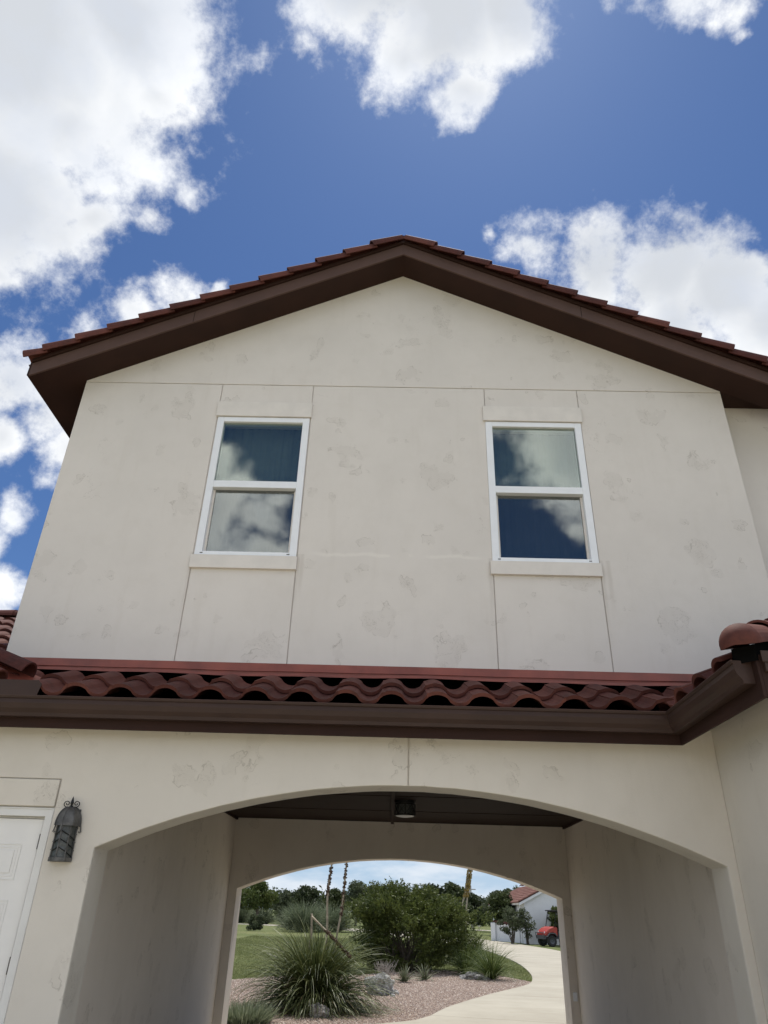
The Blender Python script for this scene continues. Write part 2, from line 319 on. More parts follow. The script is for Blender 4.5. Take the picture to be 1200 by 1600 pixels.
def sheet(name, left, right, z, thick, m_):
    """a slab between two border lines with the same number of points"""
    n = len(left); mb = MB()
    vs = [(p.x, p.y, z) for p in left] + [(p.x, p.y, z) for p in right] + [(p.x, p.y, z - thick) for p in left] + [(p.x, p.y, z - thick) for p in right]
    fs = []
    for i in range(n - 1):
        fs += [(i, n + i, n + i + 1, i + 1), (i, i + 1, 2 * n + i + 1, 2 * n + i), (n + i, 3 * n + i, 3 * n + i + 1, n + i + 1)]
    mb.add(vs, fs); return obj(name, mb, m_)
def resample(P, n):
    L = [0]
    for a, b_ in zip(P, P[1:]): L.append(L[-1] + (b_ - a).length)
    out = []; k = 0
    for i in range(n):
        s_ = L[-1] * i / (n - 1)
        while k < len(P) - 2 and L[k + 1] < s_: k += 1
        u = (s_ - L[k]) / max(1e-9, L[k + 1] - L[k]); out.append(P[k].lerp(P[k + 1], min(1, max(0, u))))
    return out
EDGE2 = [Vector((p.x, p.y, 0)) for p in EDGE]; FAR2 = [Vector((p.x, p.y, 0)) for p in FAR]
tag(sheet('driveway', resample(EDGE2, 140), resample(FAR2, 140), .03, .05, MT['concrete']), kind='structure')
mb = MB(); mb.add([(-9, -25, .026), (9, -25, .026), (9, 5.7, .026), (-9, 5.7, .026)], [(0, 1, 2, 3)]); tag(obj('forecourt', mb, MT['bounce_concrete']), kind='structure')
mb = MB(); mb.add([(-2.5, 5.3, .022), (2.8, 5.3, .022), (4.7, 12.0, .022), (-3.0, 12.0, .022)], [(0, 1, 2, 3)]); tag(obj('carport_floor', mb, MT['concrete']), kind='structure')
mb = MB(); mb.prism([(10.2, 98), (24, 92), (60, 84), (60, 87), (24, 95), (10.2, 104)], 0, .02, 'Z'); tag(obj('path', mb, MT['concrete']), kind='structure')
# gravel bed: left of the drive edge, up to the curved lawn border
gl = [(-9, 12), (-9, 17), (-6.5, 19), (-4.8, 20.5), (-3.93, 21.3), (-3.48, 22.2), (-2.89, 22.9), (-1.8, 23.4), (-.8, 24.2), (0, 25.6), (1.0, 26.9), (1.9, 27.4), (2.63, 27.1), (3.21, 26.1), (3.64, 25.0), (3.98, 23.9)]
dr = [p for p in EDGE if 11.8 <= p.y <= 23.8]
poly = gl + [(p.x, p.y) for p in reversed(dr)] + [(-4, 11.95)]
mb = MB(); mb.prism(poly, .0, .015, 'Z'); tag(obj('gravel_bed', mb, MT['gravel']), kind='structure')
def inside(px, py, P):
    c = np.zeros(len(px), bool); j = len(P) - 1
    for i in range(len(P)):
        (xi, yi), (xj, yj) = P[i], P[j]
        if yi != yj: c ^= ((yi > py) != (yj > py)) & (px < (xj - xi) * (py - yi) / (yj - yi) + xi)
        j = i
    return c
n = 70000; px = RNG.uniform(-5.5, 4.1, n); py = RNG.uniform(13.0, 27.3, n); k = inside(px, py, poly); px, py = px[k][:26000], py[k][:26000]; n = len(px)
s_ = RNG.uniform(.008, .021, n); a = RNG.uniform(0, 6.28, n)
# each pebble a squashed four-sided pyramid
base = np.stack([np.stack([px + np.cos(a + q) * s_ * r_, py + np.sin(a + q) * s_ * r_, np.full(n, .012)], 1) for q, r_ in ((0, 1.2), (1.57, .9), (3.14, 1.1), (4.71, .85))], 1)
top = np.stack([px + RNG.normal(0, .003, n), py + RNG.normal(0, .003, n), .015 + s_ * RNG.uniform(.5, 1.0, n)], 1)
T = np.concatenate([np.stack([base[:, i], base[:, (i + 1) % 4], top], 1) for i in range(4)])
m, t, b = mat('pebble', (.3, .2, .17), .8, 0, .3); tn = N(t, 'ShaderNodeAttribute', attribute_name='tint').outputs['Fac']
cr = N(t, 'ShaderNodeValToRGB', {0: tn}); e = cr.color_ramp.elements; e[0].color = (.22, .155, .12, 1); e[1].color = (.74, .67, .58, 1)
for p_, c_ in ((.45, (.40, .305, .25, 1)), (.8, (.53, .43, .36, 1))): q = e.new(p_); q.color = c_
t.links.new(cr.outputs[0], b.inputs['Base Color']); MT['pebble'] = m
tag(soup('pebbles', T, None, np.tile(RNG.random(n) ** 1.2, 4), m, nv=3), 'small pinkish brown pebbles covering the planting bed', 'gravel', kind='stuff')
# grass blades on the nearer lawn
MT['grass'] = leafm('grass_blade', (.15, .18, .06), (.27, .28, .13), .8, .45)
n = 120000; px = RNG.uniform(-9, 5.0, n); py = 20.5 + 34 * RNG.random(n) ** 1.5
k = ~inside(px, py, poly) & ((px > -9 + 0 * px))
exr = np.interp(py, [p.y for p in EDGE if p.y < 53], [p.x for p in EDGE if p.y < 53]); k &= px < exr - .03
px, py = px[k], py[k]; n = len(px); h = RNG.uniform(.025, .065, n) * (.7 + .6 * (np.sin(px * 1.7 + py * .9) * .5 + .5)); a = RNG.uniform(0, 6.28, n); w = .006 + py * .00018
V = np.stack([np.stack([px - np.cos(a) * w, py - np.sin(a) * w, 0 * px], 1), np.stack([px + np.cos(a) * w, py + np.sin(a) * w, 0 * px], 1),
              np.stack([px + RNG.normal(0, .02, n), py + RNG.normal(0, .02, n), h], 1)], 1)
tag(soup('grass', V, None, RNG.random(n), MT['grass'], nv=3), 'short mown green grass beyond the gravel bed', 'grass', kind='stuff')

# ================================================================ THE HOUSE
SL = .489
house = empty('house', (0, 6.5, 0), label='cream stucco two storey house with arched drive through and red tile gable', cat='house')
HM = Matrix.Translation((0, -6.5, 0))
def H(name, mb, m_, parent=None, **k):
    mb.v = [(x, y - 6.5, z) for x, y, z in mb.v]; return obj(name, mb, m_, parent or house, **k)

# ---- lower wall with the arch and the door opening (Y 5.8 .. 6.11)
YA, XL, XR, ZS, ZC = 5.8, -2.203, 2.458, 1.957, 2.452
def arc(xl, xr, zs, zc, n=40, jit=.0015):
    cx = (xl + xr) / 2; hw = (xr - xl) / 2; rise = zc - zs; rad = (hw * hw + rise * rise) / (2 * rise); cz = zc - rad; a = math.asin(hw / rad)
    return [(cx + rad * math.sin(-a + 2 * a * i / n), cz + rad * math.cos(-a + 2 * a * i / n) + (random.uniform(-jit, jit) if 0 < i < n else 0)) for i in range(n + 1)]
AR = arc(XL, XR, ZS, ZC)       # left to right
DX0, DX1, DZ = -3.62, -2.565, 2.222
xg = .122
i0 = max(i for i, p in enumerate(AR) if p[0] < xg - .02); i1 = i0 + 1
gz = AR[i0][1]
WT = 2.956
skinL = [(-9.0, 0), (-9.0, WT), (xg - .0045, WT), (xg - .0045, gz)] + list(reversed(AR[:i0 + 1])) + [(XL, 0), (DX1, 0), (DX1, 2.43), (DX0, 2.43), (DX0, 0)]
skinR = [(xg + .0045, gz), (xg + .0045, WT), (2.53, WT), (2.53, 0), (XR, 0)] + list(reversed(AR[i1 + 1:]))
mb = MB(); mb.prism(skinL, YA, YA + .014); mb.prism(skinR, YA, YA + .014)
# stucco panel above the door, a thin joint round it
mb.prism([(DX0 + .006, 2.229), (DX0 + .006, 2.424), (DX1 - .006, 2.424), (DX1 - .006, 2.229)], YA - .012, YA + .014)
core = [(-9.0, 0), (-9.0, WT), (2.53, WT), (2.53, 0), (XR, 0)] + list(reversed(AR)) + [(XL, 0), (DX1, 0), (DX1, DZ), (DX0, DZ), (DX0, 0)]
mb.prism(core, YA + .014, YA + .31)
low = H('arch_wall', mb, MT['stucco_low'], bevel=.006)
# ---- carport inside
for a_, b_ in ((-2.55, -2.33), (2.57, 2.8)):
    mb = MB(); mb.box(a_, b_, 6.11, 11.55, 0, 3.0); H('carport_side_wall', mb, MT['stucco_in'])
BL, BR_, BS, BC, YB = -2.207, 2.454, 1.84, 2.285, 11.55
AB = arc(BL, BR_, BS, BC); gb = .125
j0 = max(i for i, p in enumerate(AB) if p[0] < gb - .02)
mb = MB(); mb.prism([(-2.9, 0), (-2.9, 3.0), (gb - .006, 3.0), (gb - .006, AB[j0][1])] + list(reversed(AB[:j0 + 1])) + [(BL, 0)], YB, YB + .014)
zr = 2.075; kk = [p for p in AB[j0 + 1:]]
up = [p for p in kk if p[1] > zr + .004]; dn = [p for p in kk if p[1] < zr - .004]
mb.prism([(gb + .006, up[0][1]), (gb + .006, 3.0), (3.1, 3.0), (3.1, zr + .004)] + [(up[-1][0] + .03, zr + .004)] + list(reversed(up)), YB, YB + .014)
mb.prism([(dn[0][0] - .01, zr - .004), (3.1, zr - .004), (3.1, 0), (BR_, 0)] + list(reversed(dn)), YB, YB + .014)
mb.prism([(-2.9, 0), (-2.9, 3.0), (3.1, 3.0), (3.1, 0), (BR_, 0)] + list(reversed(AB)) + [(BL, 0)], YB + .014, YB + .40)
H('rear_arch_wall', mb, MT['stucco_in'], bevel=.006)
# outer back skin (sunlit side) and rest of the ground floor
mb = MB()
mb.box(3.1, 8.5, 11.6, 11.95, 0, 3.1); H('back_wall', mb, MT['stucco_low'])
mb = MB(); mb.box(-9, -2.9, 11.6, 11.95, 0, 3.1)
H('back_wall', mb, MT['stucco_low'])
mb = MB(); mb.box(-9.2, -9.0, 5.8, 11.95, 0, 3.1); H('end_wall', mb, MT['stucco_low'])
mb = MB(); mb.box(8.3, 8.5, 4.8, 11.6, 0, 2.95); H('end_wall', mb, MT['stucco_low'])
mb = MB()
mb.prism([(-9, 3.1), (-6.2, 5.0), (-3.7, 5.0), (-3.7, 3.1)], 11.6, 11.9)
H('back_gable_wall', mb, MT['stucco_low'])
# ---- carport ceiling: sheets with open joints, battens, a round lamp
mb = MB()
ys = [6.11, 7.4, 8.8, 10.2, 11.55]
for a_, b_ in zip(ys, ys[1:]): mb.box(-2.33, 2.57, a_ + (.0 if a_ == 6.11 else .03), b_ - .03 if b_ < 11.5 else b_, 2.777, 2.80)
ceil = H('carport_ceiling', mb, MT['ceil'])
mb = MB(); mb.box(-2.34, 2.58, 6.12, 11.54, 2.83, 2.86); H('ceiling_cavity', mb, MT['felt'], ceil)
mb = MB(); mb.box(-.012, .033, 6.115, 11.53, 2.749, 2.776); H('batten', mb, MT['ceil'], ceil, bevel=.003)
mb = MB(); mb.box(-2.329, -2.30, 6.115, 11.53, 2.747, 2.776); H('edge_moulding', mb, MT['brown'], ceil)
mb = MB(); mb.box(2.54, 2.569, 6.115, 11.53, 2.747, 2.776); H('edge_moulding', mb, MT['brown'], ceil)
# small white outlet on the right inner corner
mb = MB(); mb.box(2.49, 2.545, 11.525, 11.548, .63, .73); H('socket_box', mb, MT['vinyl'], bevel=.006)

# ---- upper wall: core plus separate render panels with real joints between
YU = 6.5; g = .0042
G1, G2, G3, G4, GZ = -2.079, -1.016, .967, 2.035, 6.932
XWL, XWR = -3.695, 3.69
def zr_(x): return 8.756 - SL * abs(x)
W1 = (-2.066, -1.024); W2 = (.962, 2.032); WZ0, WZ1 = 4.712, 6.452
mb = MB(); t0, t1 = YU, YU + .014
mb.prism([(XWL, GZ + g), (XWL, zr_(XWL) + .06), (0, 8.82), (XWR, zr_(XWR) + .06), (XWR, GZ + g)], t0, t1)
for a_, b_, c_, d_ in ((XWL, G1 - g, 3.2, GZ - g), (G2 + g, G3 - g, 3.2, GZ - g), (G4 + g, XWR, 3.2, GZ - g),
                       (G1 + g, G2 - g, 6.50, GZ - g), (G3 + g, G4 - g, 6.50, GZ - g), (G1 + g, G2 - g, 3.2, 4.66), (G3 + g, G4 - g, 3.2, 4.66)):
    mb.prism([(a_, c_), (a_, d_), (b_, d_), (b_, c_)], t0, t1)
# core with the two window openings
for a_, b_, c_, d_ in ((XWL, W1[0], 3.0, GZ), (W1[1], W2[0], 3.0, GZ), (W2[1], XWR, 3.0, GZ)):
    mb.box(a_, b_, t1, 6.72, c_, d_)
for w in (W1, W2): mb.box(w[0], w[1], t1, 6.72, 3.0, WZ0); mb.box(w[0], w[1], t1, 6.72, WZ1, GZ)
mb.prism([(XWL, GZ), (XWL, zr_(XWL) + .06), (0, 8.82), (XWR, zr_(XWR) + .06), (XWR, GZ)], t1, 6.72)
H('upper_wall', mb, MT['stucco'], bevel=.003, seg=1)
mb = MB(); mb.box(XWL, XWL + .2, 6.72, 11.9, 3.0, 6.99); H('upper_side_wall', mb, MT['stucco'])
mb = MB(); mb.box(XWR - .2, XWR, 6.72, 11.9, 3.0, 6.99); H('upper_side_wall', mb, MT['stucco'])
mb = MB(); mb.prism([(XWL, 2.9), (XWL, 6.95), (0, 8.76), (XWR, 6.95), (XWR, 2.9)], 11.9, 12.1)
H('upper_back_wall', mb, MT['stucco'])
# set-back wall beyond the right corner, flat soffit above it
mb = MB(); mb.box(3.69, 7.2, 6.78, 7.0, 3.0, 6.93); H('setback_wall', mb, MT['stucco'])
mb = MB(); mb.box(3.735, 7.4, 6.503, 6.80, 6.93, 7.10); H('setback_soffit', mb, MT['brown'])

# ---- windows
def window(x0, x1, screened):
    fr = MB(); z0, z1 = WZ0, WZ1; f = .074; ya, yb = YU - .012, YU + .09
    fr.box(x0, x0 + f, ya, yb, z0, z1); fr.box(x1 - f, x1, ya, yb, z0, z1)
    fr.box(x0 + f, x1 - f, ya, yb, z1 - f * .85, z1); fr.box(x0 + f, x1 - f, ya, yb, z0, z0 + .045)
    w = H('window', fr, MT['vinyl'], bevel=.004)
    def part(nm, mb_, m_): return H(nm, mb_, m_, w, bevel=.002) if nm != 'pane' else H(nm, mb_, m_, w)
    zm0, zm1 = 5.512, 5.606
    s = MB(); s.box(x0 + f, x1 - f, ya + .004, yb - .01, zm0 + .012, zm1); part('meeting_rail', s, MT['vinyl'])
    s = MB(); xi0, xi1 = x0 + f, x1 - f    # lower sash sits further back
    s.box(xi0, xi0 + .022, YU + .04, YU + .075, z0 + .045, zm0); s.box(xi1 - .022, xi1, YU + .04, YU + .075, z0 + .045, zm0)
    s.box(xi0 + .022, xi1 - .022, YU + .04, YU + .075, z0 + .045, z0 + .06); part('sash', s, MT['trim'])
    s = MB(); s.box(xi0 - .002, xi1 + .002, YU + .020, YU + .026, zm1 - .01, z1 - f * .85 + .01); part('pane', s, MT['glass_up'])
    s = MB(); s.box(xi0 + .02, xi1 - .02, YU + .056, YU + .062, z0 + .055, zm0 + .012); part('pane', s, MT['glass_lo'])
    s = MB(); s.box(x0 + .055, x0 + .085, ya - .0025, ya + .004, z0 + .02, z0 + .03); part('weep_hole', s, MT['iron'])
    s = MB(); s.box(x1 - .10, x1 - .07, ya - .0025, ya + .004, z0 + .018, z0 + .028); part('weep_hole', s, MT['iron'])
    s = MB(); s.box(x0 - .024, x1 + .018, YU - .028, YU + .013, 6.460, 6.660); part('header_trim', s, MT['trim'])
    s = MB(); s.box(x0 - .024, x1 + .014, YU - .034, YU + .013, 4.564, 4.708); part('sill_trim', s, MT['trim'])
    # curtain with folds behind the glass, dark room behind it
    P = []; nn = 90
    for zz in (z0, z1): P.append([(x0 + (x1 - x0) * i / nn, YU + .22 + .009 * math.sin(i * .7) + .005 * math.sin(i * 1.9), zz) for i in range(nn + 1)])
    s = MB(); s.grid(P); H('curtain', s, MT['curtain'], w, smooth=True)
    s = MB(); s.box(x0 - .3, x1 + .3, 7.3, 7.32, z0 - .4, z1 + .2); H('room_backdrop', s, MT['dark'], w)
    return w
w1 = window(*W1, True); w2 = window(*W2, False)

# ---- gable roof: slab, fascia, tiles
def slab(x0, x1, y0, y1, dz, th):
    m_ = MB(); m_.prism([(x0, zr_(x0) + dz), (x0, zr_(x0) + dz + th), (x1, zr_(x1) + dz + th), (x1, zr_(x1) + dz)], y0, y1); return m_
EX0, EX1 = -4.165, 4.75
mb = MB()
for a_, b_ in ((EX0, 0), (0, EX1)):
    if a_ == 0:
        mb.prism([(3.73, zr_(3.73)), (3.73, zr_(3.73) + .17), (b_, zr_(b_) + .17), (b_, zr_(b_))], 6.164, 6.50); b_ = 3.73
    mb.prism([(a_, zr_(a_)), (a_, zr_(a_) + .17), (b_, zr_(b_) + .17), (b_, zr_(b_))], 6.164, 12.4)
roof = H('gable_roof', mb, MT['brown'])
for a_, b_ in ((EX0, 0), (0, EX1)):
    mb = MB(); mb.prism([(a_, zr_(a_) - .004), (a_, zr_(a_) + .172), (b_, zr_(b_) + .172), (b_, zr_(b_) - .004)], 6.14, 6.163); H('fascia', mb, MT['brown_lt'], roof, bevel=.003)
    mb = MB(); mb.prism([(a_, zr_(a_) + .176), (a_, zr_(a_) + .222), (b_, zr_(b_) + .222), (b_, zr_(b_) + .176)], 6.118, 6.163); H('drip_edge', mb, MT['brown'], roof, bevel=.003)
for x_ in (-2.45, 2.1):
    mb = MB(); mb.prism([(x_, zr_(x_) + .0), (x_, zr_(x_) + .168), (x_ + .005, zr_(x_) + .168), (x_ + .005, zr_(x_) + .0)], 6.1385, 6.15); H('board_joint', mb, MT['felt'], roof)
mb = MB(); mb.box(EX0 - .02, EX0 - .001, 6.14, 12.4, zr_(EX0) + .0, zr_(EX0) + .185); H('eave_board', mb, MT['brown'], roof)
def barrel(mb, p0, p1, r0, r1, up=Vector((0, 0, 1)), th=.016, n=10, a0=0, a1=math.pi, tint=None):
    """half barrel tile from p0 (low end, radius r0) to p1"""
    p0 = Vector(p0); p1 = Vector(p1); d = (p1 - p0).normalized(); sd = d.cross(up).normalized(); u = sd.cross(d).normalized()
    mb.tint = random.random() if tint is None else tint; V = []
    for p, r in ((p0, r0), (p1, r1)):
        for rr in (r, r - th):
            V.append([p + sd * math.cos(a0 + (a1 - a0) * k / n) * rr + u * math.sin(a0 + (a1 - a0) * k / n) * rr for k in range(n + 1)])
    m_ = n + 1; vs = [q for row in V for q in row]; fs = []
    for k in range(n):
        fs += [(k, k + 1, 2 * m_ + k + 1, 2 * m_ + k), (m_ + k, 3 * m_ + k, 3 * m_ + k + 1, m_ + k + 1), (k, m_ + k, m_ + k + 1, k + 1), (2 * m_ + k, 2 * m_ + k + 1, 3 * m_ + k + 1, 3 * m_ + k)]
    for k in (0, n): fs.append((k, 2 * m_ + k, 3 * m_ + k, m_ + k))
    mb.add(vs, fs)
cs = 1 / math.sqrt(1 + SL * SL)
mb = MB(); NT = 12.6; stp = .371
for sgn in (-1, 1):
    dwn = Vector((sgn * cs, 0, -SL * cs))
    for k in range(14 if sgn < 0 else 15):
        if sgn < 0 and k > 12: break
        s0 = k * stp; s1 = s0 + stp + .05
        top = Vector((0, 6.172, 8.756 + .222)); j = Vector((0, random.uniform(-.004, .004), random.uniform(-.003, .003)))
        hi = top + dwn * (s0 - (.0 if k == 0 else .0)) + j; lo = top + dwn * (s1 if not (sgn < 0 and k == 12) else 4.72) + j + Vector((0, 0, .026))
        if k == 0: hi = top + Vector((sgn * .002, 0, 0))
        barrel(mb, lo, hi, .142, .112, a0=-.25 if True else 0, a1=math.pi + .25)
H('rake_tiles', mb, MT['tile'], roof)
# S-shaped field tiles
def stiles(mb, org, du, dv, nu, nv, wu=.355, ev=.345, amp=.045, th=.028, keep=None, jit=.004):
    """org: low corner, du across, dv up the slope (unit vectors)"""
    org = Vector(org); du = Vector(du).normalized(); dv = Vector(dv).normalized(); nn = du.cross(dv).normalized()
    if nn.z < 0: nn = -nn
    K = 18
    def prof(u):        # rounded barrel, narrower rounded pan
        c = math.cos(2 * math.pi * u) + .12; return amp * (abs(c / 1.12) ** .62 if c > 0 else -abs(c / .88) ** .68 * .9)
    for j in range(nv):
        for i in range(nu):
            q = org + du * (wu * (i + .5)) + dv * (ev * (j + .5))
            if keep and not keep(q): continue
            mb.tint = random.random(); jz = random.uniform(0, jit); jv = random.uniform(-jit, jit); tw = random.uniform(-.006, .006)
            rows = []
            for s_, lift in ((0, .038), (.82, .008), (1.17, 0)):
                for off in (0, -th):
                    rows.append([org + du * (wu * (i + u)) + dv * (ev * (j + s_) + jv + tw * (u - .5)) + nn * (prof(u) + lift + jz + off + .05 + (.009 if u < -.2 else 0)) for u in [(-.25 + 1.04 * k / K) + .02 for k in range(K + 1)]])
            m_ = K + 1; vs = [p for r_ in rows for p in r_]; fs = []
            for a_ in (0, 2):
                for k in range(K):
                    fs += [(a_ * m_ + k, a_ * m_ + k + 1, (a_ + 2) * m_ + k + 1, (a_ + 2) * m_ + k), ((a_ + 1) * m_ + k, (a_ + 3) * m_ + k, (a_ + 3) * m_ + k + 1, (a_ + 1) * m_ + k + 1)]
            for k in range(K): fs.append((k, m_ + k, m_ + k + 1, k + 1))
            for a_ in (0, 2):
                for k in (0, K): fs.append((a_ * m_ + k, (a_ + 2) * m_ + k, (a_ + 3) * m_ + k, (a_ + 1) * m_ + k))
            mb.add(vs, fs)
for sgn in (-1, 1):
    mb = MB()
    stiles(mb, (sgn * 4.2, 6.3, 8.756 + .13 - SL * 4.2), (0, 1, 0), (-sgn * cs, 0, SL * cs), 17, 13, keep=lambda q: q.x < 3.7 or q.y < 6.45)
    H('roof_tiles', mb, MT['tile'], roof)
mb = MB()
barrel(mb, (0, 6.13, 8.756 + .212), (0, 6.5, 8.756 + .225), .110, .106)
for k in range(15): barrel(mb, (0, 6.35 + k * .4, 8.756 + .29), (0, 6.35 + k * .4 + .45, 8.756 + .275), .13, .115)
H('ridge_tiles', mb, MT['tile'], roof)

# ---- low front roof between the wings
ZT, YT = 2.985, 5.56
def zlow(y): return ZT + SL * (y - YT)
mb = MB(); mb.prism([(5.75, zlow(5.75) - .08), (5.75, zlow(5.75) - .035), (6.5, zlow(6.5) - .035), (6.5, zlow(6.5) - .08)], -3.7, 3.6, 'X')
mb.prism([(5.75, zlow(5.75) - .08), (5.75, zlow(5.75) - .035), (10.6, zlow(10.6) - .035), (10.6, zlow(10.6) - .10)], -9.2, -3.7, 'X')
skirt = H('low_roof', mb, MT['felt'])
X0 = -2.15 - .355 * 3
mb = MB(); stiles(mb, (X0, YT, ZT), (1, 0, 0), (0, cs, SL * cs), 18, 2, keep=lambda q: (q.x - 2.08) < (q.y - 5.5) * 1.0 + .12 and q.x < 3.2)
H('roof_tiles', mb, MT['tile'], skirt)
mb = MB(); stiles(mb, (-2.15 - .355 * 20, YT, ZT), (1, 0, 0), (0, cs, SL * cs), 16, 15, keep=lambda q: q.x < -3.75 and (q.y > 6.3 or q.x < -4.3))
H('roof_tiles', mb, MT['tile'], skirt)
mb = MB(); mb.box(-9, -3.7, 10.5, 10.7, 5.3, 5.46); H('ridge_board', mb, MT['brown'], skirt)
mb = MB()
for k in range(14): barrel(mb, (-3.75 - k * .38, 10.6, 5.50), (-3.75 - k * .38 - .43, 10.6, 5.50), .13, .115)
H('ridge_tiles', mb, MT['tile'], skirt)
# flashing: wall leg, folded apron with a slightly wavy hem
bk = MB(); bk.box(-3.68, 3.3, 6.486, 6.498, 2.9, 3.535); H('flashing_shade_board', bk, MT['felt'], skirt)  # black board stands in for the shade in the gap under the flashing
fl = MB(); K = 60; rows = [[], [], [], [], [], [], []]
for i in range(K + 1):
    x = -3.66 + (3.0 + 3.66) * i / K; wob = .006 * math.sin(x * 2.1 + 1) + .004 * math.sin(x * 5.3)
    for r_, (y, z) in zip(rows, ((6.497, 3.60), (6.466, 3.592), (6.462, 3.521 + wob * .4), (6.474, 3.519 + wob * .4), (6.476, 3.49), (6.30, 3.450 + wob), (6.298, 3.428 + wob))): r_.append((x, y, z))
fl.grid(rows); fo = H('flashing', fl, MT['flash'], skirt)
sm = fo.modifiers.new('solid', 'SOLIDIFY'); sm.thickness = .004; sm.offset = 0
# left slope that falls to the right: one barrel run and a bit of valley metal
mb = MB()
for k in range(4): barrel(mb, (-3.06 - k * .37, 5.80, 3.225 + k * .37 * SL + .012), (-3.06 - (k + 1) * .37 - .05, 5.80, 3.225 + (k + 1) * .37 * SL), .112, .098)
for k in range(4): barrel(mb, (-3.16 - k * .37, 5.58, 3.11 + k * .37 * SL + .012), (-3.16 - (k + 1) * .37 - .05, 5.58, 3.11 + (k + 1) * .37 * SL), .098, .085)
H('hip_tiles', mb, MT['tile'], skirt)
mb = MB(); mb.add([(-3.9, 5.62, 3.40), (-2.9, 5.62, 3.03), (-2.8, 5.95, 3.18), (-3.9, 5.95, 3.60)], [(0, 1, 2, 3)]); H('valley_metal', mb, MT['flash'], skirt)

# ---- gutter, fascia and soffit along the front and the right wing
GP = [(0, 0), (.004, -.014), (.014, -.020), (.012, -.052), (.024, -.088), (.048, -.118), (.052, -.142), (.118, -.142), (.118, -.004)]   # (inward, z) from the outer lip
def sweep(mb, prof, path, thick=.003):
    """path: list of (corner point xy, inward unit vector scaled for the mitre)"""
    rows = [[(p[0] + d * n_[0], p[1] + d * n_[1], z0_ + z) for (p, n_, z0_) in path] for d, z in prof]
    mb.grid(rows)
LZ = 2.990
path = [((-9.2, 5.5), (0, 1), LZ), ((2.08, 5.5), (1, 1), LZ + .004), ((2.08, 4.30), (1, 0), LZ + .03)]
mb = MB(); sweep(mb, GP, path)
mb.add([(2.08 + d, 4.30, LZ + .03 + z) for d, z in GP], [tuple(range(len(GP)))])     # end cap
gut = H('gutter', mb, MT['gutter']); sm = gut.modifiers.new('solid', 'SOLIDIFY'); sm.thickness = .003
lip = MB(); lip.tube([(-9.2, 5.502, LZ), (2.082, 5.502, LZ + .004), (2.082, 4.30, LZ + .03)], .005, 6); H('gutter_lip', lip, MT['brown_lt'], gut, smooth=True)
mb = MB(); mb.tube([(2.085, 5.505, 2.985), (2.10, 5.52, 2.92), (2.13, 5.55, 2.85)], .006, 6); H('mitre_seam', mb, MT['gutter'], gut)
mb = MB()
for x in (-7.4, -4.5):
    mb = MB(); mb.box(x, x + .004, 5.499, 5.56, LZ - .13, LZ - .01); H('joint_seam', mb, MT['brown'], gut)
mb = MB(); mb.prism([(-6, LZ + .0), (-6, LZ + .124), (-2.80, LZ + .124), (-2.765, LZ + .095), (-2.785, LZ + .0)], 5.498, 5.503); H('splash_guard', mb, MT['gutter'], gut)
mb = MB(); mb.box(-9.2, 2.222, 5.622, 5.642, 2.776, 3.02); mb.box(2.202, 2.222, 4.24, 5.622, 2.776, 3.04); mb.box(2.222, 7.5, 4.24, 4.26, 2.776, 3.04)
H('eave_fascia', mb, MT['brown'], bevel=.003)
mb = MB(); mb.box(-9.2, 2.222, 5.642, 5.83, 2.952, 2.962); mb.box(2.222, 2.56, 4.26, 5.83, 2.952, 2.962); mb.box(2.56, 7.5, 4.26, 4.58, 2.952, 2.962)
H('eave_soffit', mb, MT['brown'])
mb = MB(); mb.box(2.24, 7.5, 4.215, 4.238, 2.93, 3.05); mb.box(2.225, 7.5, 4.205, 4.2145, 2.985, 3.055); H('drip_edge', mb, MT['gutter'], bevel=.002)

# ---- right wing
mb = MB(); mb.box(2.53, 2.8, 4.55, 6.12, 0, 2.956); mb.box(2.8, 8.5, 4.55, 4.8, 0, 2.956); H('wing_wall', mb, MT['stucco_low'], bevel=.008)
mb = MB()
zw = 2.985; XW = 2.14
pl = [(XW, 4.3, zw), (XW, 5.6, zw), (3.2, 6.66, zw + 1.06 * SL), (XW + 2.4, 6.70, zw + 2.4 * SL), (XW + 2.4, 6.7, zw + 2.4 * SL)]
mb.add([(XW, 4.3, zw - .05), (XW, 5.62, zw - .05), (XW + .92, 6.5, zw + .9 * SL - .05), (XW + 2.4, 6.7, zw + 2.4 * SL - .05), (7.5, 6.7, zw + 2.4 * SL - .05), (7.5, 4.3, zw - .05)], [(0, 1, 2, 3), (0, 3, 4, 5)])
wing = H('wing_roof', mb, MT['felt'])
mb = MB(); stiles(mb, (XW, 4.18, zw), (0, 1, 0), (cs, 0, SL * cs), 6, 7, keep=lambda q: (q.y - 5.5) < (q.x - 2.08) + .12 and q.y - 4.3 > (q.x - 2.14) * .98 + .05 and q.y < 6.75)
stiles(mb, (2.2, 4.24, zw), (1, 0, 0), (0, cs, SL * cs), 15, 7, keep=lambda q: q.x - 2.2 > (q.y - 4.24) + .05)
H('roof_tiles', mb, MT['tile'], wing)
mb = MB(); hd = Vector((1, 1, SL)).normalized(); hp = Vector((2.15, 4.27, 3.10))
for k in range(6):
    barrel(mb, hp + hd * (k * .39) + Vector((0, 0, .02)), hp + hd * (k * .39 + .45), .125, .105, n=14, a0=-.15, a1=math.pi + .15)
ht = H('hip_tiles', mb, MT['tile'], wing, smooth=False)
mb = MB(); mb.prism([(2.16, 3.0), (2.16, 3.10), (4.4, 4.18), (4.4, 4.0)], -.085, .085, mat=Matrix.Translation((0, 0, 0)) @ Matrix(((1, .6, 0, 0), (1, -.6, 0, 2.12), (0, 0, 1, 0), (0, 0, 0, 1)))); H('hip_shade_fill', mb, MT['felt'], wing)  # black filler stands in for the shaded void below the hip tiles
